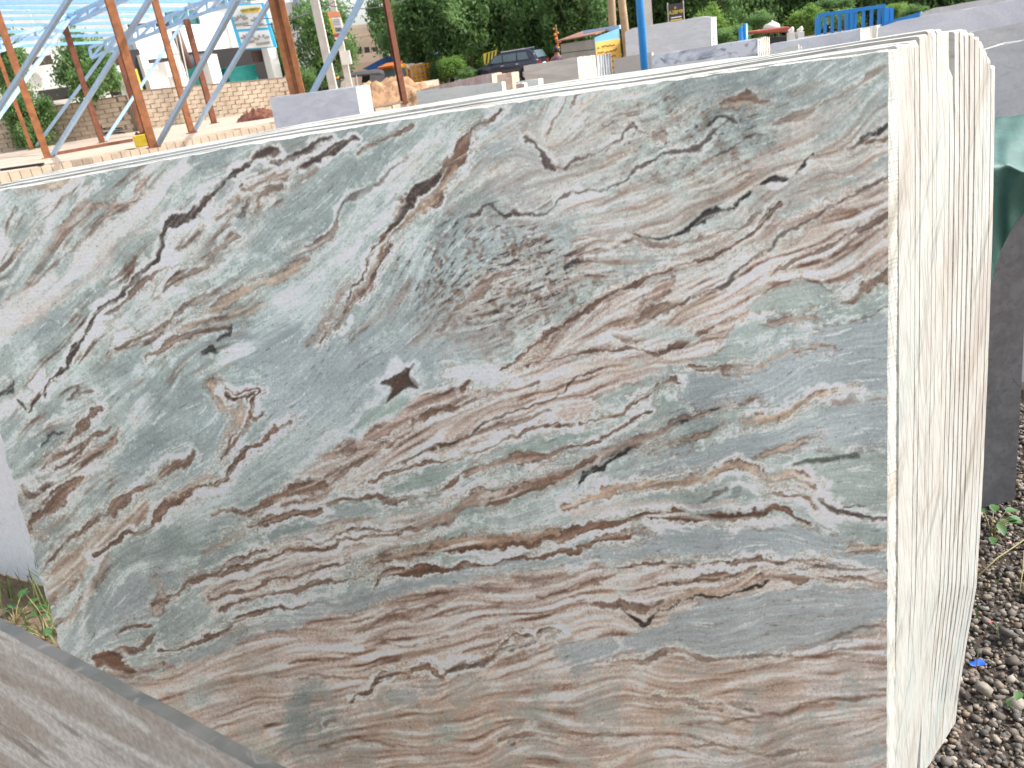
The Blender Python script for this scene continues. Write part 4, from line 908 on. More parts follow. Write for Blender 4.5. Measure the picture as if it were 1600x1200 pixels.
poly=[e0,e1,e2,e2+Vector((2,22,0)),e0+Vector((-26,24,0))]
plat.prism([Vector((p.x,p.y,ZP)) for p in poly],(0,0,-.75))
platform=plat.build('platform',M_CONC); tag(platform,'raised dusty concrete platform of the shed frame','platform',kind='structure')
# edge blocks
ed=(e2-e0); n=46; wd=ed.length/n; ex=ed.normalized(); en=Vector((ex.y,-ex.x,0)); bm0=MB(); bm0.box((0,0,0),(wd*.94,.16,.40)); bme=bm0.mesh('block',M_BLOCK)
for i in range(n):
    o=bpy.data.objects.new('block',bme); col.objects.link(o); o.parent=platform
    o.location=e0+ex*(wd*(i+.5))+en*.075+Vector((0,0,-.215+random.uniform(-.012,.012)))-wloc(platform); o.rotation_euler.z=math.atan2(ex.y,ex.x)+random.uniform(-.02,.02)
    o2=None
def post(label,base,topz,w,mat,group='rusty posts of the shed frame',d=None,twin=False):
    base=Vector(base); e=empty('steel_post',base,label,'post',group); d=d or w
    mb=MB()
    if twin:
        for s in(-1,1): mb.box(base+Vector((s*w*.30,0,(topz-base.z)/2)),(w*.34,d,topz-base.z),.15)
        mb.box(base+Vector((0,.0,(topz-base.z)/2)),(w*.3,d*.55,topz-base.z),.15)
    else:                                   # H section
        hh=topz-base.z
        for s in(-1,1): mb.box(base+Matrix.Rotation(.5,3,'Z')@Vector((0,s*d*.46,0))+Vector((0,0,hh/2)),(w,d*.09,hh),.5)
        mb.box(base+Vector((0,0,hh/2)),(w*.10,d*.83,hh-.004),.5)
    mb.build('shaft',mat,e)
    mb=MB(); mb.box(base+Vector((0,0,.012)),(w*1.7,d*1.7,.02),.5); mb.build('base_plate',mat,e); return e
PB=dict(P1=P0(75,247),P2=P0(50,234),P3=P0(240,231),P4=P0(300,208),P5=P0(160,223),P6=P0(222,208),P7=P0(335,193),P9=P0(632,161))
TOP={}
TOP['P7']=zat(PB['P7'].x,PB['P7'].y,30); TOP['P6']=zat(PB['P6'].x,PB['P6'].y,76); TOP['P5']=zat(PB['P5'].x,PB['P5'].y,42)
for k,wd_,mt,lab,tz in(('P1',.19,M_RUST,'rusty orange post nearest the left edge of the frame',8),('P2',.15,M_RUST,'slim rusty post just left of the nearest left one',TOP['P6']+1.2),('P3',.20,M_RUST,'rusty orange post beside the yellow machine',9),('P4',.18,M_RUST,'rusty orange post right of the one at the yellow machine',8.5),('P5',.18,M_RUSTD,'dark rusty post in front of the leafy tree',TOP['P5']),('P6',.16,M_RUSTD,'short dark rusty post behind the one at the yellow machine',TOP['P6']),('P7',.19,M_RUSTD,'dark rusty post before the teal machine bay',TOP['P7']),('P9',.16,M_RUSTD,'brown post rising from the low block wall by the sand heap',8)):
    post(lab,PB[k],tz,wd_,mt)
tw=aty(466,150,16.5); post('thick rusty twin column rising behind the blue-grey slab',(tw.x,tw.y,0),7,.30,M_RUST,d=.24,twin=True)
def tubeobj(name,label,p,q,r,mat,cat,group,n=8,weld=None):
    mb=MB(); mb.beam(p,q,r*2,r*2)
    o=mb.build(name,mat); return tag(o,label,cat,group)
M_BRACE=M_SKYP
BR=[((82,243),(236,-4),26,21.5,.05,'thick sky-blue brace rising from the nearest left post'),((57,228),(186,52),35.5,34,.045,'thin sky-blue brace between the two left posts'),((-12,185),(112,-8),21,18,.045,'sky-blue brace crossing the upper left corner'),((-6,188),(108,30),27,30.5,.05,'second sky-blue brace crossing the upper left corner'),((165,218),(293,24),31,33,.05,'sky-blue brace rising to the dark post at the machine bay'),((246,228),(372,-4),22.5,17.5,.048,'thick sky-blue brace rising from the post at the yellow machine'),((302,207),(425,-4),28,23,.05,'sky-blue brace rising across the painted signboard'),((488,146),(566,-4),20,19,.05,'grey-blue brace crossing the sign on the concrete pole')]
for (a,b,Ya,Yb,r,lab) in BR:
    tubeobj('brace',lab,aty(*a,Ya),aty(*b,Yb),r,M_SKYP,'brace','sky-blue diagonal braces')
def truss(label,pts,depth_px,r):
    """pts: list of (px,py,Y) along the top chord"""
    top=[aty(*p) for p in pts]; bot=[aty(x+depth_px*.18,y+depth_px,Y) for x,y,Y in pts]
    e=empty('roof_truss',top[0],label,'truss','sky-blue lattice trusses')
    for nm,c in(('top_chord',top),('bottom_chord',bot)):
        mb=MB()
        for i in range(len(c)-1): mb.beam(c[i],c[i+1],r*2)
        mb.build(nm,M_SKYP,e)
    for i in range(len(top)):
        mb=MB(); mb.beam(top[i],bot[i],r*1.7); mb.build('strut',M_SKYP,e)
        if i<len(top)-1: mb=MB(); mb.beam(bot[i],top[i+1],r*1.5); mb.build('web',M_SKYP,e)
truss('sky-blue lattice truss across the upper left corner',[(-40,83,28),(0,66,28.5),(28,56,29),(55,46,29.5),(83,34,30.3),(106,25,31),(136,13,30),(168,-2,29),(200,-16,28)],13,.05)
truss('sky-blue lattice truss over the white building bays',[(140,75,36),(165,64,36),(187,56,35.5),(214,44,35),(240,35,34.6),(266,25,34),(291,13,33.6),(322,2,32.5),(352,-7,31.5),(380,-16,31)],16,.055)
tops=[(190,54,35.4),(214,44,35),(214,44,35),(240,35,34.6),(240,34,34.5),(266,25,34),(280,19,34),(291,13,33.6),(322,1,32.5)]
PUR=[((160,66),(-40,75)),((187,54),(-40,62)),((190,46),(-40,51)),((214,35),(-40,41)),((232,25),(-40,30)),((262,17),(-40,20)),((288,14),(-40,11)),((322,2),(-40,5)),((345,-3),(-40,-2))]
for i,(a,b) in enumerate(PUR):
    mb=MB(); mb.beam(aty(*a,35-.25*i),aty(*b,29-.25*i),.06,.10); o=mb.build('purlin',M_PURL); tag(o,'level sky-blue purlin, %s from the bottom of the bare roof'%(['lowest']+ORD)[i] if i else 'lowest level sky-blue purlin of the bare roof','purlin','sky-blue purlins')
# bits on the platform
c=P0(226,229); e=empty('cutting_machine',c,'small yellow machine box at the foot of a rusty post','machine'); M_YEL=plain('yellow_enamel',(206,178,40),.4,.15,8,dirt=(120,100,40)); M_DARK=plain('dark_rubber',(40,40,42),.6,.2,8)
mb=MB(); mb.box(c+Vector((0,0,.17)),(.42,.36,.30),.3); mb.build('housing',M_YEL,e,bevel=.02)
for s in(-1,1): mb=MB(); mb.tube(c+Vector((s*.1,0,.32)),c+Vector((s*.1,0,.40)),.035); mb.build('knob',M_DARK,e)
mb=MB(); mb.beam(c+Vector((-.16,0,.34)),c+Vector((.16,0,.34)),.03); mb.build('handle',M_DARK,e)
mb=MB(); mb.beam(P0(85,243)+Vector((0,0,.05)),P0(208,221)+Vector((0,0,.05)),.09); tag(mb.build('steel_bar',M_RUSTD),'rusty steel bar lying on the concrete platform','steel bar')
mb=MB(); mb.beam(P0(3,267)+Vector((0,0,.03)),P0(68,258)+Vector((0,0,.03)),.10,.06); tag(mb.build('steel_bar',M_DARK),'dark bar lying along the front edge of the platform','steel bar')
rr=random.Random(2); c=P0(180,212); mb=MB(); mb.path([c+Vector((math.cos(t*.7)*(.35+.05*rr.random()),math.sin(t*.7)*.3,.05+.02*t)) for t in range(16)],.035,6); tag(mb.build('hose_coil',M_DARK,smooth=True),'dark hose coil on the platform by the block wall','hose')
# block walls
def block_wall(label,A,B,h,bl,bh,n_rows,t=.2,hide=None):
    A=Vector(A);B=Vector(B); d=B-A; Lw=Vector((d.x,d.y,0)).length; ex=Vector((d.x,d.y,0)).normalized(); nn=Vector((ex.y,-ex.x,0)); rz=math.atan2(ex.y,ex.x)
    e=empty('block_wall',A,label,'wall')
    mb=MB(); mb.beam(A+Vector((0,0,h/2)),B+Vector((0,0,h/2)),t*.8,h); mb.build('mortar',M_MORT,e)
    b=MB(); b.box((0,0,0),(bl*.93,t,bh*.90)); me=b.mesh('block',M_BLOCK)
    hb=MB(); hb.box((0,0,0),(bl*.45,t,bh*.90)); meh=hb.mesh('block',M_BLOCK); rr=random.Random(label); cnt=0
    for r in range(n_rows):
        x=-(bl/2 if r%2 else 0)
        while x<Lw-.01:
            x0=max(x,0); x1=min(x+bl,Lw); half=(x1-x0)<bl*.8
            if cnt<300 and x1-x0>bl*.3:
                o=bpy.data.objects.new('block',meh if half else me); col.objects.link(o); o.parent=e
                o.location=ex*((x0+x1)/2)+Vector((0,0,bh*(r+.5)+(B.z-A.z)*((x0+x1)/2)/Lw))+nn*rr.uniform(-.012,.018); o.rotation_euler.z=rz+rr.uniform(-.012,.012); cnt+=1
            x+=bl
    mb=MB(); mb.beam(A+Vector((0,0,h+.02)),B+Vector((0,0,h+.02)),t*1.1,.05); mb.build('coping',M_MORT,e)
    return e
wA=atz(222,206,.70); wB=atz(447,179,.70); hw=zat(wA.x,wA.y,144)-.70
wB=aty(449,122,40.5); wB.z-=hw
block_wall('long weathered block wall behind the shed posts',wA,wB,hw,.42,hw/9,9)
vA=atz(-40,246,.70); hv=zat(wA.x-.3,wA.y+.3,150)-.70
block_wall('shaded block wall behind the bushes at the left',vA,wA+Vector((-.25,.25,0)),hv,.62,hv/8,8)
# low wall with the sand heap
M_SAND=NT('sand'); co=M_SAND.coord(kind='World'); f=M_SAND.noise(co,3,9,.7); M_SAND.base(M_SAND.ramp(f,[(.3,L((140,106,78))),(.7,L((188,150,114)))])); M_SAND.rough(.95); M_SAND.bump(M_SAND.noise(co,9,8,.7),.5,.08); M_SAND=M_SAND.m
lw0=atz(575,172,.75); lw1=atz(636,160,.75)
block_wall('low block wall at the foot of the brown post',(lw0.x,lw0.y,.25),(lw1.x,lw1.y,.25),.52,.34,.26,2)
def heap(name,label,c,rx,ry,h,mat,seed,cat,nrm=.1,N=46):
    rs=np.random.default_rng(seed); mb=MB(); g=spec_noise(rs,N,N,2.6,3); g2=spec_noise(rs,N,N,1.6,8); vs=[]
    for j in range(N):
        for i in range(N):
            u=i/(N-1)*2-1; v=j/(N-1)*2-1; r=math.hypot(u,v); z=max(0,1-r*r)**.7*h*(1+.07*g[j,i])+.35*nrm*g2[j,i]*max(0,1-r)**.3
            vs.append((c[0]+u*rx,c[1]+v*ry,c[2]+z-.02))
    mb.add(vs,[(j*N+i,j*N+i+1,(j+1)*N+i+1,(j+1)*N+i) for j in range(N-1) for i in range(N-1)]); o=mb.build(name,mat,smooth=True); tag(o,label,cat); return o
hc=aty(608,166,29.5); heap('sand_heap','heap of brown sand behind the low block wall',(hc.x,hc.y,0),2.5,1.8,1.34,M_SAND,3,'sand heap')
hc=aty(652,170,27.5); heap('sand_heap','smaller mound of sand right of the brown post',(hc.x,hc.y,0),.95,.9,.95,M_SAND,5,'sand heap')
hc=P0(405,186); heap('debris_heap','little heap of red-brown rubble at the end of the block wall',(hc.x,hc.y,ZP),0.8,.5,.30,plain('brick_rubble',(120,76,60),.95,.4,6),7,'rubble',.2,24)
# ================================================================ buildings
M_WW=plain('white_wall',(232,230,224),.8,.05,.6,dirt=(196,184,170),dirtamt=.35)
M_WS=plain('off_white_wall',(226,222,212),.8,.06,.8,dirt=(170,160,150),dirtamt=.5)
M_TEAL=plain('teal_paint',(30,150,142),.45,.15,4); M_TEALD=plain('teal_glass',(38,96,98),.25,.25,2); M_IN=plain('dark_room_and_shadow',(56,54,54),.9,.2,1); M_PIPE=plain('rusty_duct',(92,70,66),.7,.2,3); M_ROOFG=plain('sheet_roof',(168,172,180),.5,.12,2)
def panel(mb,px0,px1,pyref,Y0,Y1,pt,pb,t=.25,mi=0):
    """Upright wall slab between two stations at depths Y0,Y1; z range from rows pt..pb read at its left edge."""
    a=aty(px0,pyref,Y0); b=aty(px1,pyref,Y1); z1=zat(a.x,a.y,pt); z0=zat(a.x,a.y,pb)
    d=Vector((b.x-a.x,b.y-a.y,0)); nn=Vector((-d.y,d.x,0)).normalized()
    if nn.y<0: nn=-nn
    q=[Vector((a.x,a.y,z0)),Vector((b.x,b.y,z0)),Vector((b.x,b.y,z1)),Vector((a.x,a.y,z1))]; mb.prism(q,nn*t,mi); return q,nn
def part(name,mat,par,*args,**k):
    mb=MB(); panel(mb,*args,**k); return mb.build(name,mat,par)
e=empty('factory_building',aty(300,150,47)*Vector((1,1,0)) if False else Vector((aty(300,150,47).x,47,0)),'white concrete factory building with open machine bays and a painted signboard','building')
part('upper_wall',M_WW,e,204,420,40,42,49,45,89,t=.3)
part('upper_storey',M_WS,e,300,420,10,46,50,-60,44,t=.3)
part('back_wall',M_IN,e,200,440,100,48.5,55,40,190,t=.2)
part('left_pier',M_WW,e,222,286,100,41.8,44.0,86,190,t=.6)
part('column',M_WW,e,328,345,110,45.2,45.8,86,190,t=.5)
part('column',M_WW,e,424,437,100,48.3,48.8,70,190,t=.5)
part('ledge',M_WS,e,232,282,125,41.6,43.2,124,190,t=.3)
part('slot',M_IN,e,233,262,92,41.75,42.6,93,99,t=.1)
part('teal_window',M_TEALD,e,262,318,30,44.5,46.4,18,46,t=.1)
part('window_frame',M_WS,e,312,322,30,46.0,46.3,-20,46,t=.3)
part('shutter',M_TEALD,e,345,412,5,47,49,-20,4,t=.1)
part('awning_wall',M_WW,e,-60,270,20,37.6,46,-90,18,t=.3) if False else None
for a,b,Y,y0,y1 in((291,338,46.2,106,150),(356,402,48,106,150)):
    mb=MB(); panel(mb,a,b,115,Y,Y+1.2,y0,y1,t=1.5); mb.build('teal_machine',M_TEAL,e,bevel=.04)
mb=MB(); mb.tube(aty(300,96,47.5),aty(332,92,49),.33,n=14); mb.build('tank',M_ROOFG,e,True)
mb=MB(); p=aty(274,48,42.8); q=aty(296,108,42.8); mb.tube(p,q,.22,n=12); mb.build('duct',M_PIPE,e,True)
mb=MB(); panel(mb,395,417,88,48.6,49.2,80,98,t=.1); mb.build('hatch',M_PIPE,e)
for x in(268,274,280,286):
    mb=MB(); mb.tube(aty(x-7,50,42.4),aty(x+10,132,42.4),.03,n=6); mb.build('cable',M_WS,e)
# signboard
sg=empty('signboard',aty(392,78,46.5),'tall white and sky-blue signboard with painted machine tools on the white building','signboard')
M_SIGN=plain('sign_white',(232,236,236),.5,.03,2); M_CYAN=plain('sign_cyan',(70,186,232),.5,.12,1.5); M_SY=plain('sign_yellow',(240,214,60),.5,.08,2); M_SG=plain('sign_grey',(150,146,140),.5,.2,6); M_SK=plain('sign_black',(50,48,46),.5,.1,6)
def signrect(par,name,mat,px0,px1,py0,py1,Y,ref,t=.04):
    mb=MB(); sl=.30
    q=[aty(px0+(py1-ref)*sl,py1,Y),aty(px1+(py1-ref)*sl,py1-(px1-px0)*.07,Y),aty(px1+(py0-ref)*sl,py0-(px1-px0)*.07,Y),aty(px0+(py0-ref)*sl,py0,Y)]
    mb.prism(q,(0,t,0)); return mb.build(name,mat,par)
signrect(sg,'board',M_CYAN,363,421,8,78,46.5,40,.15)
signrect(sg,'picture_panel',M_SIGN,368,416,10,46,46.44,40,.05)
signrect(sg,'picture_panel',M_SIGN,369,416,50,76,46.44,40,.05)
signrect(sg,'number_strip',M_SY,384,412,14,20,46.36,40,.04)
def text(body,loc,size,mat,par,yaw=0,roll=0,name='lettering',lean=0):
    cu=bpy.data.curves.new(name,'FONT'); cu.body=body; cu.size=size; cu.extrude=.004; cu.align_x='CENTER'; cu.align_y='CENTER'; cu.materials.append(mat)
    t=bpy.data.objects.new(name,cu); col.objects.link(t); dg=bpy.context.evaluated_depsgraph_get(); me=bpy.data.meshes.new_from_object(t.evaluated_get(dg)); bpy.data.objects.remove(t)
    o=bpy.data.objects.new(name,me); col.objects.link(o); o.parent=par; o.location=Vector(loc)-wloc(par); o.rotation_euler=(math.pi/2,0,yaw); return o
text('9849788054',aty(391,15.5,46.30),.21,M_SK,sg)
for (x,y,r,k) in((378,32,.42,6),(404,33,.34,4),(381,60,.36,5),(403,62,.42,4)):
    c=aty(x+(y-40)*.3,y,46.36)
    for i in range(k):
        an=math.pi*(i+.5)/k; mb=MB(); mb.beam(c+Vector((math.cos(an)*r*.35,0,math.sin(an)*r*.3)),c+Vector((math.cos(an)*r,0,math.sin(an)*r*.6)),.05,.09); mb.build('tool_drawing',M_SG,sg)
    mb=MB(); mb.box(c+Vector((0,0,-.18)),(r*1.7,.03,.12)); mb.build('tool_drawing',M_SG,sg)
# left house
e=empty('white_house',Vector((aty(100,150,44).x,44,0)),'low white house behind the tree at the left','house')
part('wall',M_WW,e,44,170,120,42,44,90,200,t=.3)
part('wall',M_WS,e,-60,60,60,46,47,20,200,t=.3)
part('upper_wall',M_WW,e,20,200,50,47.5,48.5,-40,96,t=.3)
part('upper_wall',M_WS,e,-80,300,10,52,53,-90,26,t=.3)
part('window',M_PIPE,e,48,82,95,41.9,42.2,90,104,t=.1)
part('shadow_panel',M_IN,e,62,124,150,41.8,42.6,142,160,t=.1)  # shadow beneath the white wall, painted in as a thin dark panel
part('garage_opening',M_IN,e,158,222,95,41.0,42.0,84,150,t=.1) 
part('door',M_WS,e,183,200,120,40.8,41.1,103,150,t=.08); part('yellow_door',plain('yellow_door',(206,196,70),.5,.1,2),e,198,219,125,40.7,41.1,110,150,t=.08)
part('sheet_roof',M_ROOFG,e,135,160,92,41.5,42,88,96,t=.8)
part('side_wall',M_ROOFG,e,188,208,60,41.9,42.2,50,84,t=.2)
# white building right of the twin column
e=empty('white_building',Vector((aty(470,100,60).x,60,0)),'plain white building with a roof tank behind the roadside tree','building')
part('wall',M_WW,e,380,500,60,62,62,16,150,t=.3); part('base',M_IN,e,440,520,120,60,60,116,160,t=.3); part('pier',M_WS,e,445,455,120,50,50,118,160,t=.4)
mb=MB(); c=aty(475,18,62); mb.tube(c,c+Vector((0,0,.9)),.5,.62,14); mb.build('roof_tank',M_ROOFG,e,True)
# two storey house
M_BEIGE=plain('beige_plaster',(200,180,158),.85,.1,.7,dirt=(160,140,122),dirtamt=.4)
e=empty('two_storey_house',Vector((aty(590,90,72).x,72,0)),'beige two-storey house with balconies beyond the rickshaw','house')
part('wall',M_BEIGE,e,545,760,80,74,76,42,150,t=.4)
for y0,y1,Y in((46,60,71.5),(86,100,71.5)): part('balcony',M_BEIGE,e,548,612,70,Y,Y+.4,y0,y1,t=1.2)
for x in(558,570,583,598,700): part('window',M_IN,e,x,x+8,80,73.7,73.8,74,87,t=.1)
part('roof_parapet',M_BEIGE,e,565,620,45,74.5,74.8,40,46,t=.3)
# blue sheet shelters
M_BSH=plain('blue_sheet',(52,104,172),.5,.2,2); M_BSL=plain('light_blue_sheet',(120,180,226),.5,.12,2)
e=empty('stall',Vector((aty(600,110,58).x,58,0)),'stall under a blue sheet behind the rickshaw','stall')
mb=MB(); a=aty(566,108,58); b=aty(603,88,58); c=aty(626,96,58); d=aty(626,116,58); mb.prism([a,b,c,d],(0,3,0)); mb.build('sheet_roof',M_BSH,e)
for x in(575,618): mb=MB(); p=aty(x,108,58); mb.tube((p.x,p.y,0),p,.05); mb.build('pole',M_RUSTD,e)
e=empty('stall',Vector((aty(665,110,60).x,60,0)),'dark stall with a pale blue sheet roof behind the yellow truck','stall')
part('dark_wall',M_IN,e,650,690,105,60,60.4,95,130,t=1.5)
mb=MB(); mb.prism([aty(636,100,58.5),aty(686,88,58.5),aty(690,83,61.5),aty(640,94,61.5)],(0,0,.12)); mb.build('sheet_roof',M_BSL,e)
for x in(641,685): mb=MB(); p=aty(x,100,58.6); mb.tube((p.x,p.y,0),p,.05); mb.build('pole',M_RUSTD,e)
e=empty('shed',Vector((aty(722,90,66).x,66,0)),'small pale blue shed between the tree trunks','shed')
part('wall',plain('pale_blue_wall',(176,196,208),.8,.1,1),e,712,734,90,66,66.4,78,130,t=2); part('roof',M_ROOFG,e,708,738,80,65.5,66,76,78.5,t=3); part('window',M_IN,e,736,752,90,66.2,66.4,84,100,t=1)
# ================================================================ poles, signs
M_CPOLE=plain('cement_pole',(200,194,184),.85,.12,2,dirt=(150,140,128)); M_WOOD=plain('weathered_wood',(186,162,132),.8,.2,4,dirt=(130,106,84)); M_BPAINT=plain('bright_blue_paint',(24,130,204),.35,.08,4)
def pole(name,label,px,py,Y,ztop,r,mat,r2=None,square=False,group=None):
    p=aty(px,py,Y); base=Vector((p.x,p.y,0)); mb=MB()
    if square: mb.prism([base+Vector((x*r,y*r,0)) for x,y in((-1,-1),(1,-1),(1,1),(-1,1))],(0,0,ztop))
    else: mb.tube(base,base+Vector((0,0,ztop)),r,r2 or r*.8,12)
    return base,mb
e=empty('utility_pole',Vector((aty(517,120,30).x,30,0)),'pale cement utility pole behind the blue-grey slab','pole'); b,mb=pole('','',517,120,30,9,.13,M_CPOLE,.10,True); mb.build('shaft',M_CPOLE,e)
p2=aty(541,110,38); e=empty('utility_pole',Vector((p2.x,p2.y,0)),'cement utility pole carrying an orange and white sign and a meter box','pole'); b,mb=pole('','',541,110,38,10,.13,M_CPOLE,.11,True); mb.build('shaft',M_CPOLE,e)
mb=MB(); mb.box((b.x+.12,b.y-.25,zat(b.x,b.y,91)),(.42,.25,.55)); mb.build('meter_box',M_WS,e)
M_OR=plain('sign_orange',(232,150,110),.6,.1,2); M_SC=plain('sign_cream',(240,232,200),.6,.05,2); M_SR=plain('sign_red',(190,80,76),.6,.1,2)
sg=empty('pole_sign',aty(527,60,37.6),'orange, white and red sign board tied to the cement pole','sign')
def sr(nm,mt,y0,y1,dy,x0=511,x1=530): return signrect(sg,nm,mt,x0,x1,y0,y1,37.6+dy,20,.04)
sr('board',M_SC,20,62,0); sr('header',M_OR,19,27,-.05); sr('side_strip',M_SY,28,53,-.045,511,514); sr('white_panel',M_SIGN,28,52,-.06,515,528); sr('red_band',M_SR,53,58,-.05)
for i in range(4): signrect(sg,'lettering',M_SG,516,527,30.5+i*2.6,31.5+i*2.6,37.5,20,.01)
for i in range(5): signrect(sg,'lettering',M_SK,516+i*2.2,517.2+i*2.2,43,50,37.5,20,.01)
for (px,py,Y,r,lab) in((954,40,27,.125,'left of the two weathered wooden poles by the kiosk'),(979,36,27.5,.13,'right of the two weathered wooden poles by the kiosk')):
    p=aty(px,py,Y); base=Vector((p.x,p.y,0)); mb=MB(); tp=base+Vector((.15 if px<960 else -.25,0,6)); mb.path([base,base.lerp(tp,.5)+Vector((.02,0,0)),tp],[r,r*.92,r*.85],10); tag(mb.build('wooden_pole',M_WOOD,smooth=True),lab,'pole','wooden poles by the kiosk')
p=aty(1006,95,12.5); mb=MB(); mb.tube((p.x,p.y,0),(p.x,p.y,4.5),.055,n=14); tag(mb.build('pipe_pole',M_BPAINT,smooth=True),'bright blue painted pipe standing among the slabs','pole')
p=aty(1012,40,24); mb=MB(); mb.prism([Vector((p.x+x*.12,p.y+y*.12,0)) for x,y in((-1,-1),(1,-1),(1,1),(-1,1))],(0,0,6)); tag(mb.build('cement_post',M_CPOLE),'pale square post half hidden behind the blue pipe','post')
# black and yellow sign
p=aty(1056,20,30); e=empty('roadside_sign',Vector((p.x,p.y,0)),'black and yellow advertising board behind the tall light grey slab','sign')
M_SB=plain('sign_black_vinyl',(62,56,66),.4,.15,3); mb=MB(); mb.box((p.x,p.y,p.z-.1),(.50,.05,.78)); bd=mb.build('board',M_SB,e)
for s in(-1,1): mb=MB(); mb.tube((p.x+s*.27,p.y,0),(p.x+s*.27,p.y,p.z+.35),.02); mb.build('upright',M_CPOLE,e)
text('A2BMR',(p.x,p.y-.032,p.z+.02),.165,M_SY,e); text('e',(p.x-.02,p.y-.032,p.z+.17),.15,M_SY,e)
for i,(z,wd) in enumerate(((-.14,.36),(-.22,.40),(-.29,.34))): mb=MB(); mb.box((p.x,p.y-.03,p.z+z),(wd,.01,.035)); mb.build('lettering',[M_SIGN,M_SY,M_SIGN][i],e)
mb=MB(); mb.box((p.x+.02,p.y-.03,p.z-.40),(.42,.012,.12)); mb.build('white_strip',M_SIGN,e)
# kiosk
M_CORR=plain('dull_sheet_metal',(158,158,150),.5,.1,3,dirt=(120,110,98)); M_RSH=plain('rusty_sheet',(150,104,84),.7,.25,3,dirt=(104,70,54))
kq=[aty(877,88,23),aty(931,80,24.2),aty(969,84,22.6)]
e=empty('kiosk',Vector((kq[1].x,kq[1].y,0)),'sheet-metal kiosk with a rusty roof and a yellow painted sign','kiosk')
def quadwall(name,mat,A,B,zt0,zt1,par,t=.05):
    mb=MB(); A=Vector(A);B=Vector(B); mb.prism([Vector((A.x,A.y,0)),Vector((B.x,B.y,0)),Vector((B.x,B.y,zt1)),Vector((A.x,A.y,zt0))],(0,t,0)); return mb.build(name,mat,par)
K0=aty(877,80,24.5); K1=aty(930,75,22.5); K2=aty(969,72,22.9)
z0=zat(K0.x,K0.y,68); z1=zat(K1.x,K1.y,60); z2=zat(K2.x,K2.y,52)
for i in range(7):
    za=z0*(i/7); zb=z1*(i/7); mb=MB()
    mb.prism([Vector((K0.x,K0.y,z0*i/7)),Vector((K1.x,K1.y,z1*i/7)),Vector((K1.x,K1.y,z1*(i+.93)/7)),Vector((K0.x,K0.y,z0*(i+.93)/7))],(.0,.06,0)); mb.build('sheet_panel',M_CORR,e)
quadwall('backing',M_IN,K0+Vector((0,.04,0)),K1+Vector((0,.04,0)),z0-.02,z1-.02,e); 
quadwall('sign_panel',plain('yellow_sign_paint',(236,190,96),.6,.08,3),K1,K2,z1-.05,z2-.02,e,.08)
quadwall('sky_strip',M_BSL,K1-Vector((0,.02,0))+Vector((0,0,0)),K2-Vector((0,.02,0)),z1+.02,z2+.12,e,.06)
quadwall('sign_face',plain('yellow_sign_face',(240,196,104),.6,.08,3),K1-Vector((0,.06,0)),K2-Vector((0,.06,0)),z1-.10,z2-.12,e,.03)
ya=math.atan2(K2.y-K1.y,K2.x-K1.x); mid=(K1+K2)/2
for i in range(5):
    zz=(z1+z2)/2-.26-.14*i
    text(['నిర్మల','MARBLES','GRANITE','TILES','CELL'][i] if False else ['SRI SAI','MARBLES','GRANITES','& TILES','SALES'][i],(mid.x,mid.y-.10,zz),.12,plain('sign_ink',(150,96,40),.6,.1,4),e,ya) if False else None
rr=random.Random(6); M_INK=plain('sign_ink',(160,108,48),.6,.2,6)
for i in range(6):
    for k in range(9):
        if rr.random()<.2: continue
        u=.10+.088*k+rr.uniform(-.01,.01); pp=K1.lerp(K2,u); mb=MB(); zz=z1+(z2-z1)*u-.24-.135*i; mb.beam((pp.x-.02,pp.y-.075,zz+rr.uniform(-.03,.03)),(pp.x+.03,pp.y-.075,zz+rr.uniform(-.03,.03)),.012,.028); mb.build('painted_letter',M_INK,e)
mb=MB(); A=K0+Vector((-.15,-.15,0)); B=K1+Vector((0,-.25,0)); Cc=K2+Vector((.1,1.2,0)); D=K0+Vector((.9,1.6,0))
mb.prism([Vector((A.x,A.y,z0+.05)),Vector((B.x,B.y,z1+.08)),Vector((Cc.x,Cc.y,z2+.16)),Vector((D.x,D.y,z0+.22))],(0,0,.03)); mb.build('roof_sheet',M_RSH,e)
mb=MB(); mb.beam(aty(912,51,24.0),aty(969,42,22.9),.05,.10); mb.build('blue_ridge',M_SKYP,e)
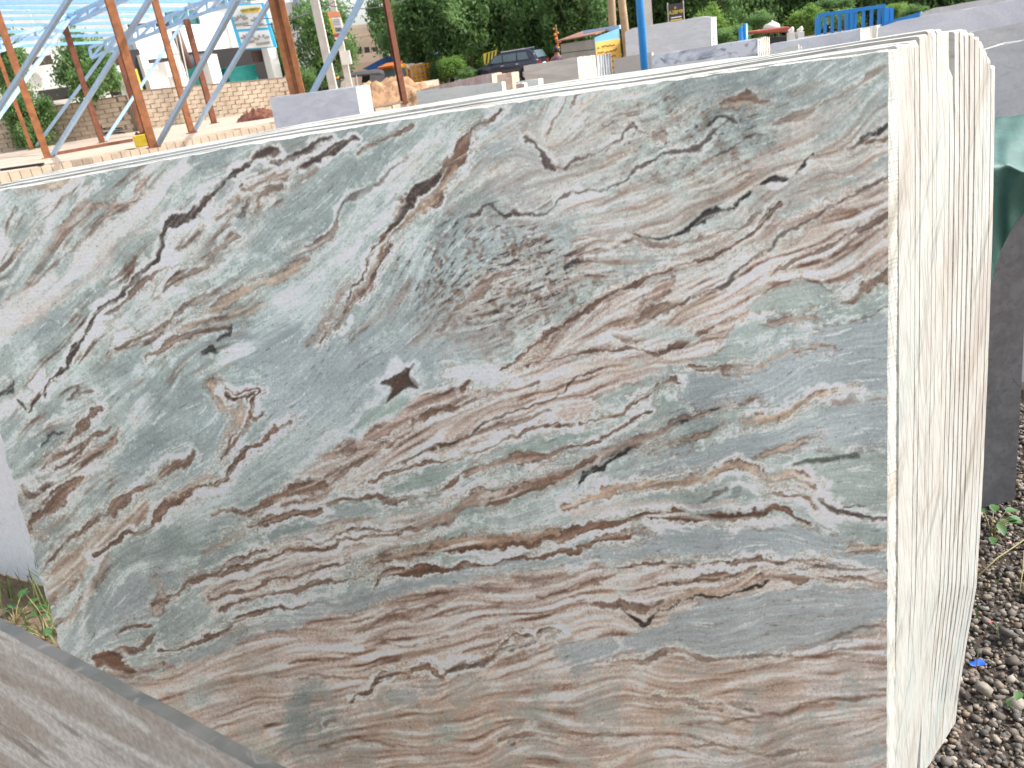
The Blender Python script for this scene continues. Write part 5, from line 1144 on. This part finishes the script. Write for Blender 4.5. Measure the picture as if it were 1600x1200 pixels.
# person beside the kiosk
def person(label,base,H,mats,seed=0):
    skin,cl,hair,lower=mats; base=Vector(base); e=empty('person',base,label,'person'); k=H/1.65
    def ring(z,rx,ry,cx=0,cy=0,n=14): return [base+Vector((cx+rx*math.cos(6.2832*i/n),cy+ry*math.sin(6.2832*i/n),z))*1 if False else base+Vector(((cx+rx*math.cos(6.2832*i/n))*k,(cy+ry*math.sin(6.2832*i/n))*k,z*k)) for i in range(n)]
    verts=[(0,0,.95),(0,0,1.12),(0,0,1.30),(0,0,1.40),(0,.01,1.50),(0,.02,1.58),(-.17,0,1.36),(-.22,.02,1.10),(-.18,-.12,.92),(.17,0,1.36),(.22,.02,1.10),(.16,-.14,.95),(-.09,0,.90),(-.10,0,.50),(-.10,.02,.07),(-.11,-.10,.03),(.09,0,.90),(.10,0,.50),(.11,.02,.07),(.12,-.10,.03)]
    edges=[(0,1),(1,2),(2,3),(3,4),(4,5),(3,6),(6,7),(7,8),(3,9),(9,10),(10,11),(0,12),(12,13),(13,14),(14,15),(0,16),(16,17),(17,18),(18,19)]
    rad=[(.15,.11),(.13,.10),(.16,.11),(.13,.09),(.06,.06),(.085,.10),(.065,.06),(.05,.05),(.03,.03),(.065,.06),(.05,.05),(.03,.03),(.10,.10),(.075,.075),(.05,.05),(.035,.035),(.10,.10),(.075,.075),(.05,.05),(.035,.035)]
    me=bpy.data.meshes.new('body'); me.from_pydata([Vector(v)*k for v in verts],edges,[]); o=bpy.data.objects.new('body',me); col.objects.link(o); o.parent=e
    o.modifiers.new('skin','SKIN'); 
    for i,r in enumerate(rad): me.skin_vertices[0].data[i].radius=(r[0]*k,r[1]*k)
    me.skin_vertices[0].data[0].use_root=True
    o.modifiers.new('sub','SUBSURF').render_levels=2; me.materials.append(skin)
    mb=MB(); mb.loft([ring(.55,.21,.17),ring(.8,.19,.15),ring(.98,.17,.14),ring(1.15,.16,.13),ring(1.32,.20,.14),ring(1.42,.13,.10),ring(1.45,.07,.07)],cap=False); mb.build('tunic',cl,e,True)
    mb=MB(); mb.loft([ring(.08,.17,.14),ring(.3,.18,.15),ring(.6,.19,.16)],cap=False); mb.build('lower_garment',lower,e,True)
    mb=MB(); mb.loft([ring(1.50,.06,.07,0,.05),ring(1.56,.10,.10,0,.04),ring(1.64,.105,.11,0,.03),ring(1.70,.07,.08,0,.03),ring(1.72,.02,.02,0,.03)]); mb.build('hair',hair,e,True)
    return e
pb=aty(871,94,26); M_SKIN=plain('brown_skin',(140,98,76),.6,.1,6)
person('person in a purple and white garment standing left of the kiosk',(pb.x,pb.y,0),1.62,[M_SKIN,plain('purple_cloth',(108,74,104),.8,.25,9),plain('black_hair',(34,30,30),.5,.1,9),plain('plum_cloth',(76,48,84),.8,.2,9)])
# orange marigold garland on a stick
p=aty(871,62,28); e=empty('flower_garland',Vector((p.x,p.y,0)),'orange flower garland hanging on a thin stick above the person','garland'); M_MG=plain('marigold',(214,128,44),.8,.25,12)
mb=MB(); mb.tube((p.x,p.y,0),(p.x,p.y,p.z+.45),.015); mb.build('stick',M_WOOD,e)
rr=random.Random(9); mb=MB()
for i in range(11):
    c=Vector((p.x+rr.uniform(-.08,.08),p.y+rr.uniform(-.06,.06),p.z+rr.uniform(-.35,.4))); bm=bmesh.new(); bmesh.ops.create_icosphere(bm,subdivisions=1,radius=rr.uniform(.035,.06)); mb.add([c+v.co for v in bm.verts],[[v.index for v in f.verts] for f in bm.faces]); bm.free()
mb.build('blossoms',M_MG,e,True)
# blue railing and blue pipes
e=empty('rack',Vector((aty(1330,30,15).x,15,0)),'bright blue steel slab rack with upright bars','rack'); R0=aty(1278,24,15.5); R1=aty(1384,9,15)
mb=MB(); mb.beam(R0,R1,.06); mb.build('top_rail',M_BPAINT,e)
for i,u in enumerate((0,.11,.22,.33,.45,.5,.56,.68,.80,.91,1)):
    p=R0.lerp(R1,u); wd_=.045 if i not in(0,4,5,10) else .08; mb=MB(); mb.beam((p.x,p.y,.3),(p.x,p.y,p.z-.03),wd_); mb.build('bar',M_BPAINT,e)
mb=MB(); q=R1+Vector((.02,0,-.30)); mb.beam(q,aty(1440,22,14.6),.08); mb.build('side_rail',M_BPAINT,e)
mb=MB(); mb.beam((R0.x,R0.y,.35),(R1.x,R1.y,.35),.08); mb.build('bottom_rail',M_BPAINT,e); mb=MB(); p=R1+Vector((.10,0,0)); mb.beam((p.x,p.y,.3),(p.x,p.y,p.z-.05),.06); mb.build('bar',M_BPAINT,e)
for x,yy,lab in((1158,42,'shorter of the two blue pipe stubs left of the covered cart'),(1164,37,'taller blue pipe stub left of the covered cart')):
    p=aty(x,yy,17); mb=MB(); mb.tube((p.x,p.y,0),(p.x,p.y,p.z),.05,n=10); tag(mb.build('pipe_stub',M_BPAINT,smooth=True),lab,'pipe')
# cart
c=aty(1207,52,18); e=empty('hand_cart',Vector((c.x,c.y,0)),'hand cart under a red-brown cloth behind the pale slabs','cart'); M_RC=plain('red_cloth',(160,84,66),.85,.2,5)
mb=MB(); mb.prism([aty(1181,53,18),aty(1183,48,18),aty(1190,47,18),aty(1232,41,18),aty(1238,46,18),aty(1236,50,18)],(0,.9,0)); mb.build('cloth_cover',M_RC,e,bevel=.02)
mb=MB(); mb.box((c.x,c.y+.45,c.z-.25),(.8,.8,.3)); mb.build('tray',M_IN,e)
for s in(-1,1):
    mb=MB(); mb.tube((c.x+s*.3,c.y+.1,.3),(c.x+s*.3,c.y+.14,.3),.3,n=18); mb.build('wheel',M_DARK,e)
    mb=MB(); mb.beam((c.x+s*.35,c.y+.5,.0),(c.x+s*.35,c.y+.5,c.z-.2),.05); mb.build('leg',M_WOOD,e)
p=aty(1214,42,18); mb=MB(); 
rr=random.Random(3); bm=bmesh.new(); bmesh.ops.create_icosphere(bm,subdivisions=3,radius=1)
for v in bm.verts: v.co=Vector((v.co.x*.17*(1+.1*math.sin(v.co.y*7)),v.co.y*.15,max(v.co.z,-.4)*.10*(1+.15*math.sin(v.co.x*6+v.co.y*4))))+Vector((p.x,p.y+.3,p.z))
mb.add([v.co for v in bm.verts],[[v.index for v in f.verts] for f in bm.faces]); bm.free(); mb.tube((p.x,p.y+.3,p.z+.08),(p.x+.01,p.y+.3,p.z+.14),.03,.015)
tag(mb.build('cloth_bundle',M_WS,smooth=True),'knotted white cloth bundle lying on the covered cart','bundle')
for x,y,lab in((1236,46,'left of two pale stone lumps behind the cart'),(1250,45,'right of two pale stone lumps behind the cart')):
    p=aty(x,y,16.5); bm=bmesh.new(); bmesh.ops.create_icosphere(bm,subdivisions=2,radius=.055); mb=MB(); mb.add([Vector((v.co.x*1.1,v.co.y,v.co.z*1.0+.02*math.sin(v.co.x*60)))+p+Vector((0,0,-.02)) for v in bm.verts],[[v.index for v in f.verts] for f in bm.faces]); bm.free()
    mb.prism([(p.x-.06,p.y-.06,0),(p.x+.06,p.y-.06,0),(p.x+.06,p.y+.06,0),(p.x-.06,p.y+.06,0)],(0,0,p.z-.05)); tag(mb.build('stone_post',M_WS,smooth=False),lab,'stone post')
# ================================================================ vehicles
M_NAVY=plain('navy_car_paint',(30,32,52),.25,.1,2); M_NAVY.node_tree.nodes['Principled BSDF'].inputs['Coat Weight'].default_value=.6
M_CARW=plain('white_car_paint',(222,224,226),.3,.04,2); M_GLASS=plain('car_glass',(92,110,116),.08,.15,1,bump=0); M_TYRE=plain('tyre',(30,30,30),.8,.2,9); M_RIM=plain('rim',(150,152,156),.35,.1,9,metal=.7); M_TAIL=plain('tail_lamp',(130,24,28),.25,.1,9); M_CHROME=plain('bright_trim',(214,216,220),.3,.05,9)
class Local:
    def __init__(s,loc,rz): s.M=Matrix.Translation(Vector(loc))@Matrix.Rotation(rz,4,'Z')
    def __call__(s,x,y,z): return s.M@Vector((x,y,z))
def section(T,x,w,z0,z1,r=.12,top=1.,n=3):
    pts=[]; wt=w*top
    for cx,cz,a0 in((w-r,z0+r,-90),(wt-r,z1-r,0),(-wt+r,z1-r,90),(-w+r,z0+r,180)):
        for i in range(n+1):
            a=math.radians(a0+90*i/n); pts.append(T(x,cx+r*math.cos(a),cz+r*math.sin(a)))
    return pts
def wheel(T,x,y,r,wd,par):
    s=1 if y>0 else -1; mb=MB(); mb.tube(T(x,y-s*wd,r),T(x,y,r),r,n=22); t=mb.build('wheel',M_TYRE,par,True)
    mb=MB(); mb.tube(T(x,y,r),T(x,y+s*.015,r),r*.62,n=18); mb.build('rim',M_RIM,t)
    for i in range(5):
        a=i*1.2566; mb=MB(); mb.beam(T(x,y+s*.022,r),T(x+math.cos(a)*r*.55,y+s*.022,r+math.sin(a)*r*.55),.05); mb.build('spoke',M_CHROME,t)
def car(name,label,loc,rz,paint,cat='car'):
    T=Local(loc,rz); e=empty(name,loc,label,cat)          # front towards -x
    mb=MB(); st=[(-2.12,.62,.34,.72,.12),(-2.05,.78,.26,.86,.12),(-1.75,.86,.24,.98,.12),(-1.1,.89,.24,1.06,.10),(-.3,.90,.24,1.08,.10),(.8,.90,.24,1.10,.10),(1.6,.89,.25,1.12,.12),(2.0,.84,.28,1.08,.14),(2.12,.70,.38,.98,.14)]
    mb.loft([section(T,x,w,a,b,r) for x,w,a,b,r in st]); mb.build('body',paint,e,True)
    mb=MB(); st=[(-1.15,.80,1.02,1.10,.03),(-.55,.74,1.02,1.52,.07),(-.2,.72,1.02,1.62,.09),(.6,.72,1.02,1.66,.09),(1.45,.71,1.02,1.63,.09),(1.75,.70,1.02,1.52,.08),(1.98,.72,1.02,1.12,.03)]
    mb.loft([section(T,x,w*1.09,a,b,r,.9) for x,w,a,b,r in st]); rf=mb.build('cabin',paint,e,True)
    for s in(-1,1):
        for x0,x1,xa,xb in((-.92,-.12,-.52,-.12),(-.05,.78,-.05,.78),(.86,1.55,.86,1.38)):
            mb=MB(); y=lambda z:s*(.80-.14*(z-1.05)); mb.prism([T(x0,y(1.12)+s*.0,1.12),T(x1,y(1.12),1.12),T(xb,y(1.50),1.50),T(xa,y(1.50),1.50)],(T(0,s*.02,0)-T(0,0,0))); mb.build('side_window',M_GLASS,e)
        mb=MB(); mb.beam(T(-.15,s*.72,1.66),T(1.3,s*.72,1.68),.04); mb.build('roof_rail',M_CHROME,e)
        for x in(-.2,.75): mb=MB(); mb.beam(T(x,s*.915,.93),T(x+.18,s*.915,.93),.03); mb.build('door_handle',M_CHROME,e)
        mb=MB(); mb.box(T(-.85,s*.98,1.12),(.16,.14,.14),rz); mb.build('mirror',paint,e,bevel=.03)
        mb=MB(); mb.box(T(2.06,s*.62,.90),(.14,.30,.20),rz); mb.build('tail_light',M_TAIL,e,bevel=.03)
        mb=MB(); mb.box(T(-2.0,s*.60,.74),(.16,.30,.14),rz); mb.build('headlight',M_CHROME,e,bevel=.03)
        mb=MB(); mb.box(T(.0,s*.905,.33),(2.5,.03,.16),rz); mb.build('sill',M_DARK,e)
        for x in(-1.35,1.32):
            mb=MB(); mb.tube(T(x,s*.80,.36),T(x,s*.905,.36),.41,n=22); mb.build('wheel_arch',M_DARK,e); wheel(T,x,s*.93,.34,.2,e)
    mb=MB(); mb.prism([T(1.80,-.62,1.50),T(1.80,.62,1.50),T(2.02,.66,1.12),T(2.02,-.66,1.12)],T(.02,0,.01)-T(0,0,0)); mb.build('rear_window',M_GLASS,e)
    mb=MB(); mb.prism([T(-.60,-.64,1.50),T(-.60,.64,1.50),T(-1.12,.70,1.09),T(-1.12,-.70,1.09)],T(-.02,0,.01)-T(0,0,0)); mb.build('windscreen',M_GLASS,e)
    mb=MB(); mb.box(T(2.13,0,.78),(.03,.5,.12),rz); mb.build('number_plate',M_CARW,e); mb=MB(); mb.box(T(2.1,0,.42),(.12,1.5,.16),rz); mb.build('bumper',M_DARK,e,bevel=.03)
    return e
p=atz(800,127,0); car('suv','dark navy suv parked behind the slab stacks',(p.x,p.y-.5,0),math.radians(-28),M_NAVY,'suv')
p=aty(838,96,58); car('hatchback','white hatchback half hidden behind the dark navy suv',(p.x+.2,p.y,0),math.radians(-28),M_CARW)
# yellow and black barrier
a=aty(757,101,53); b=aty(778,95,53); e=empty('barrier',Vector((a.x,a.y,0)),'yellow barrier with black slanting stripes behind the dark suv','barrier'); h=.62
mb=MB(); mb.prism([a,b,b+Vector((.05,0,h)),a+Vector((.0,0,h))],(0,.05,0)); mb.build('board',M_SY,e)
for i in range(4):
    u=.08+.25*i; q=a.lerp(b,u); mb=MB(); mb.prism([q+Vector((0,-.012,0)),q+Vector((.10,-.012,0)),q+Vector((.26,-.012,h-.01)),q+Vector((.16,-.012,h-.01))],(0,.01,0)); mb.build('stripe',M_SK,e)
for q in(a,b): mb=MB(); mb.beam((q.x,q.y+.05,0),(q.x,q.y+.05,q.z),.06); mb.build('leg',M_SK,e)
# auto rickshaw
M_CANV=plain('black_canvas',(62,62,64),.8,.2,4); M_AUTO=plain('rickshaw_yellow',(226,176,50),.45,.1,4); M_AGRN=plain('rickshaw_dark',(46,58,56),.5,.15,4)
p=aty(560,140,43); loc=(p.x,p.y,0); T=Local(loc,math.radians(24)); e=empty('auto_rickshaw',loc,'auto rickshaw with a black canvas hood beside the sand heap','rickshaw')
mb=MB(); mb.loft([section(T,x,w,a,b,.08) for x,w,a,b in((-1.25,.18,.35,.75),(-1.15,.38,.30,1.0),(-.8,.55,.28,1.0),(-.75,.60,.26,.55),(.2,.64,.26,.55),(.3,.65,.26,.95),(1.1,.65,.28,1.0),(1.3,.58,.34,.9))]); mb.build('body',M_AGRN,e,True)
mb=MB(); mb.loft([section(T,x,w,a,b,.10,.92) for x,w,a,b in((-1.0,.58,1.60,1.68),(-.7,.62,1.58,1.76),(.2,.66,1.56,1.80),(1.0,.66,1.50,1.78),(1.3,.60,1.40,1.66))]); hd=mb.build('hood',M_CANV,e,True)
for s in(-1,1):
    mb=MB(); mb.prism([T(.35,s*.64,.95),T(1.25,s*.60,.92),T(1.28,s*.58,1.55),T(.55,s*.62,1.62)],T(0,s*.02,0)-T(0,0,0)); mb.build('hood_side',M_CANV,e)
    mb=MB(); mb.beam(T(-1.12,s*.50,.95),T(-.92,s*.54,1.64),.045); mb.build('windscreen_post',M_AGRN,e)
    mb=MB(); mb.beam(T(-.2,s*.63,.55),T(-.15,s*.63,1.62),.035); mb.build('door_post',M_CHROME,e)
    wheel(T,.95,s*.62,.24,.12,e)
wheel(T,-1.05,.06,.23,.12,e)
mb=MB(); mb.prism([T(-1.12,-.46,1.0),T(-1.12,.46,1.0),T(-.94,.48,1.58),T(-.94,-.48,1.58)],T(-.015,0,0)-T(0,0,0)); mb.build('windscreen',M_GLASS,e)
mb=MB(); mb.beam(T(-1.0,-.52,1.66),T(-1.0,.52,1.66),.10,.10); mb.build('yellow_band',M_AUTO,e)
mb=MB(); mb.box(T(.55,0,.72),(.5,1.1,.35),math.radians(24)); mb.build('passenger_seat',M_DARK,e,bevel=.04); mb=MB(); mb.box(T(-.35,0,.68),(.4,.5,.25),math.radians(24)); mb.build('driver_seat',M_DARK,e,bevel=.04)
# yellow goods truck
M_TRK=plain('truck_yellow',(224,160,52),.45,.1,3); M_ORG=plain('orange_canvas',(204,112,48),.7,.15,3)
p=aty(634,134,54); loc=(p.x,p.y,0); TR_=math.radians(50); T=Local(loc,TR_); e=empty('goods_truck',loc,'small yellow goods truck with a slatted bed loaded with sacks','truck')
mb=MB(); mb.loft([section(T,x,w,a,b,.10,tp) for x,w,a,b,tp in((-1.72,.62,.42,.95,1),(-1.62,.72,.34,1.1,1),(-1.35,.74,.34,1.15,1),(-1.2,.74,.34,1.75,.9),(-.95,.74,.34,1.86,.9),(-.35,.74,.34,1.86,.92),(-.32,.74,.34,1.8,.92))]); mb.build('cab',M_TRK,e,True)
mb=MB(); mb.prism([T(-1.36,-.60,1.18),T(-1.36,.60,1.18),T(-1.20,.56,1.66),T(-1.20,-.56,1.66)],T(-.02,0,0)-T(0,0,0)); mb.build('windscreen',M_GLASS,e)
mb=MB(); mb.prism([T(-1.5,-.66,1.74),T(-.6,-.66,1.92),T(-.6,.66,1.92),T(-1.5,.66,1.74)],(0,0,.10)); mb.build('brow_panel',M_ORG,e)
for s in(-1,1):
    mb=MB(); mb.prism([T(-1.12,s*.735,1.15),T(-.5,s*.74,1.15),T(-.5,s*.70,1.62),T(-1.05,s*.70,1.62)],T(0,s*.015,0)-T(0,0,0)); mb.build('side_window',M_GLASS,e)
    for z in(.82,1.02,1.22,1.42,1.62): mb=MB(); mb.beam(T(-.2,s*.80,z),T(1.85,s*.80,z),.03,.10); mb.build('slat',M_TRK,e)
    for i in range(6): mb=MB(); x=-.2+i*.41; mb.beam(T(x,s*.83,.70),T(x,s*.83,1.70),.05); mb.build('stake',M_TRK,e)
    mb=MB(); mb.box(T(.82,s*.79,.78),(2.1,.03,.16),TR_); mb.build('side_board',M_TRK,e)
    wheel(T,1.15,s*.72,.30,.16,e); mb=MB(); mb.box(T(-1.68,s*.45,.72),(.08,.2,.16),TR_); mb.build('headlight',M_CHROME,e,bevel=.02)
wheel(T,-1.2,.66,.28,.15,e); wheel(T,-1.2,-.66,.28,.15,e)
mb=MB(); mb.box(T(.82,0,.66),(2.15,1.6,.12),TR_); mb.build('bed',M_TRK,e); mb=MB(); mb.box(T(.6,0,.46),(2.6,.5,.2),TR_); mb.build('chassis',M_DARK,e)
for z in(.9,1.1,1.3,1.5): mb=MB(); mb.beam(T(1.88,-.8,z),T(1.88,.8,z),.03,.09); mb.build('tail_slat',M_TRK,e)
M_SACK=plain('pink_white_sack',(222,200,192),.85,.12,6); rr=random.Random(4)
def sack(x,y,z,lab):
    bm=bmesh.new(); bmesh.ops.create_icosphere(bm,subdivisions=2,radius=1); mb=MB()
    mb.add([T(x+math.copysign(abs(v.co.x)**.6,v.co.x)*.30,y+math.copysign(abs(v.co.y)**.6,v.co.y)*.22,z+v.co.z*.16) for v in bm.verts],[[v.index for v in f.verts] for f in bm.faces]); bm.free(); tag(mb.build('sack',M_SACK,smooth=True),lab,'sack','sacks on the yellow truck')
for i in range(9): sack(.15+.55*(i%3)+rr.uniform(-.05,.05),-.42+.42*((i//3)%3),1.55+rr.uniform(-.03,.12),'plump pale sack on the truck load, %s row, %s from the cab'%(['near','middle','far'][i//3],['first','second','third'][i%3]))
mb=MB(); mb.box(T(.72,0,1.05),(1.5,1.35,.66),TR_); tag(mb.build('sack_layer',M_SACK,bevel=.1),'lower layer of pale sacks filling the yellow truck bed','sacks')
# ================================================================ trees
def m_leaf(name,c1,c2,c3):
    n=NT(name); co=n.coord(kind='World'); f=n.noise(co,.9,4,.6); g=n.noise(co,14,3,.6)
    cc=n.ramp(f,[(.3,L(c1)),(.55,L(c2)),(.75,L(c3))]); cc=n.mix(n.ramp(g,[(.35,G3(.45)),(.6,G3(0))]),cc,L(c1))
    n.base(cc); n.rough(.55); n.b.inputs['Specular IOR Level'].default_value=.3
    tr=n.n('ShaderNodeBsdfTranslucent'); n.l(cc,tr.inputs[0]); mx=n.n('ShaderNodeMixShader'); mx.inputs[0].default_value=.5
    n.l(n.b.outputs[0],mx.inputs[1]); n.l(tr.outputs[0],mx.inputs[2]); n.l(mx.outputs[0],n.t.nodes['Material Output'].inputs[0]); return n.m
M_LF1=m_leaf('tree_leaves',(92,122,74),(122,156,94),(156,186,118)); M_LF2=m_leaf('dark_tree_leaves',(80,108,68),(108,142,84),(140,172,106)); M_LF3=m_leaf('sunny_shrub_leaves',(104,138,68),(140,172,88),(172,198,112)); M_BARK=plain('bark',(98,84,72),.9,.3,8)
def crown_mesh(name,N,seed,clumps,sig,ls,mat):
    rs=np.random.default_rng(seed); d=rs.normal(0,1,(clumps,3)); d/=np.linalg.norm(d,axis=1)[:,None]; r=rs.random(clumps)**.45*.95
    cc=d*r[:,None]*rs.uniform(.75,1.1,(clumps,1)); wgt=rs.uniform(.4,1.4,clumps); wgt/=wgt.sum()
    k=rs.choice(clumps,N,p=wgt); p=cc[k]+rs.normal(0,1,(N,3))*sig*rs.uniform(.6,1.3,(clumps,1))[k]
    t=rs.normal(0,1,(N,3)); t/=np.linalg.norm(t,axis=1)[:,None]; b=np.cross(t,rs.normal(0,1,(N,3))); b/=np.linalg.norm(b,axis=1)[:,None]
    s=ls*rs.uniform(.6,1.4,(N,1)); v=np.stack([p-t*s,p-b*s*.42,p+t*s,p+b*s*.42],1).reshape(-1,3)
    me=bpy.data.meshes.new(name); me.vertices.add(len(v)); me.vertices.foreach_set('co',v.ravel()); me.loops.add(4*N); me.polygons.add(N)
    me.loops.foreach_set('vertex_index',np.arange(4*N,dtype=np.int32)); me.polygons.foreach_set('loop_start',np.arange(N,dtype=np.int32)*4); me.polygons.foreach_set('loop_total',np.full(N,4,np.int32)); me.update(calc_edges=True); me.materials.append(mat); return me
CR=[crown_mesh('crown',10000,i,60,.15,.06,M_LF1) for i in range(3)]+[crown_mesh('crown',10000,9+i,60,.17,.06,M_LF2) for i in range(2)]+[crown_mesh('crown',8000,20+i,40,.20,.075,M_LF3) for i in range(2)]
rt=random.Random(12)
def tree(label,px,py,Y,rx,rz,var,group,base=None,name='tree',cat='tree',trunk=True):
    c=aty(px,py,Y); k=Y/1257.; rx*=k; rz*=k; z0=0
    e=empty(name,(c.x,c.y,z0),label,cat,group)
    o=bpy.data.objects.new('crown',CR[var]); col.objects.link(o); o.parent=e; o.location=(0,0,c.z); o.scale=(rx,rx*rt.uniform(.85,1.1),rz); o.rotation_euler.z=rt.uniform(0,6.28)
    if trunk:
        h=c.z; mb=MB(); b=Vector((c.x,c.y,0)); r0=max(.09,.05*rx+.05); bend=rt.uniform(-.25,.25)
        tp=b+Vector((bend,0,h*.75)); mb.path([b,b+Vector((bend*.3,.05,h*.35)),tp,b+Vector((bend*1.4,0,h+rz*.5))],[r0,r0*.8,r0*.6,r0*.15],8); 
        for i in range(5):
            a=i*1.257+rt.uniform(-.4,.4); s=b+Vector((bend*.8,0,max(.4,h-rz*.75)+.12*i)); q=s+Vector((math.cos(a)*rx*.65,math.sin(a)*rx*.65,rz*.6)); mb.path([s,s.lerp(q,.5)+Vector((0,0,-.1*rz)),q],[r0*.5,r0*.33,r0*.1],6)
        mb.build('trunk',M_BARK,e,True)
    return e
tree('leafy roadside tree behind the cement poles',503,62,50,52,58,0,'roadside trees')
tree('narrow green tree glimpsed between the twin column and white building',437,95,52,16,45,1,'roadside trees')
tree('leafy tree in front of the white house at the left',128,105,37.5,48,50,1,'garden trees')
tree('dense green bush in front of the block wall at the left',48,190,36,42,44,0,'garden trees','','bush','bush',False)
tree('tree rising behind the white house at the upper left',85,25,56,90,60,0,'garden trees')
tree('small tree beside the house at the far left',10,95,40,34,55,2,'garden trees')
tree('light green young tree by the garage at the left',168,118,38,20,24,2,'garden trees')
ROW=[(612,45,62,34,60,0,'tree beside the cement pole left of the row'),(650,35,58,55,62,1,'tree over the yellow truck'),(692,30,56,52,66,3,'tree over the blue roofed stall'),(727,25,54,48,62,2,'tree with a bare trunk left of the dark suv'),(775,8,55,50,66,3,'tree right above the dark suv'),(826,5,57,52,70,4,'dark tree above the white hatchback'),(893,-2,52,55,66,3,'tree with a dark trunk left of the kiosk'),(945,-8,56,55,76,4,'dark tree behind the wooden poles'),(1000,-8,58,55,72,3,'tree behind the blue pipe'),(1048,-5,56,50,70,4,'tree behind the black and yellow board'),(1092,-12,54,45,70,1,'tree right of the black and yellow board'),(1135,-15,52,48,74,0,'tree above the blue pipe stubs'),(1180,-15,54,52,76,3,'tree above the covered cart'),(1235,-22,55,55,74,4,'tree between the cart and the blue rack'),(1290,-28,54,55,72,3,'tree left behind the blue rack'),(1345,-35,54,55,72,4,'tree behind the middle of the blue rack'),(1405,-42,54,55,70,3,'tree right behind the blue rack'),(1470,-50,55,60,70,4,'tree behind the farthest grey slab'),(1540,-60,56,60,70,3,'tree at the top right corner')]
for px,py,Y,rx,rz,v,lab in ROW: tree(lab,px,py,Y,rx,rz,v,'trees of the dense row')
for i,(px,py) in enumerate(((660,45),(730,40),(800,25),(870,15),(940,8),(1010,5),(1080,0),(1150,-8),(1220,-15),(1300,-25),(1380,-35),(1460,-45),(1550,-60))):
    tree('dark tree in the second line of the wood behind the yard, '+'%s from the left'%(['first']+ORD)[i],px,py-8,78,62,70,3+i%2,'second line of trees',trunk=True)
SH=[(705,104,52,22,18,6,'sunlit shrub right of the yellow truck'),(845,72,60,34,22,5,'bright sunlit shrub behind the dark suv'),(885,66,58,24,20,6,'bright shrub left of the kiosk roof'),(742,92,60,24,16,5,'pale green shrub between the bare trunks'),(790,80,62,26,16,6,'pale green shrub above the suv roof'),(690,112,54,18,16,0,'dark bush in front of the stall'),(1105,40,46,26,26,5,'sunlit shrub right of the tall light grey slab'),(1150,52,40,20,14,6,'low shrub beside the blue pipe stubs'),(1185,38,42,22,16,0,'green shrub behind the covered cart'),(1260,30,44,28,18,5,'sunlit shrub left of the blue rack'),(1318,28,40,20,16,6,'bright shrub seen through the blue rack'),(1300,14,46,30,16,0,'green bush above the left of the blue rack'),(1400,16,44,18,12,6,'bright shrub right of the blue rack'),(1430,22,40,20,12,0,'dark bush at the end of the blue rack'),(1130,60,38,20,12,0,'dark bush at the foot of the trees right of the tall slab'),(730,118,50,20,10,0,'low dark bush left of the dark suv'),(478,128,48,22,18,0,'bush at the foot of the cement pole'),(860,88,54,20,12,0,'dark bush right of the white hatchback')]
for px,py,Y,rx,rz,v,lab in SH: tree(lab,px,py,Y,rx,rz,v,'shrubs at the edge of the yard',name='shrub',cat='shrub',trunk=False)
# wires
for i,(a,b,Y) in enumerate((((400,28),(523,2),32),((380,40),(500,8),34),((508,8),(640,-3),34))):
    p=aty(*a,Y); q=aty(*b,Y+3); mb=MB(); mb.path([p.lerp(q,t/8)+Vector((0,0,-.25*math.sin(math.pi*t/8))) for t in range(9)],.018,5); tag(mb.build('wire',M_DARK),['upper thin wire left of the cement pole','lower thin wire left of the cement pole','thin wire running right from the cement pole'][i],'wire','overhead wires')
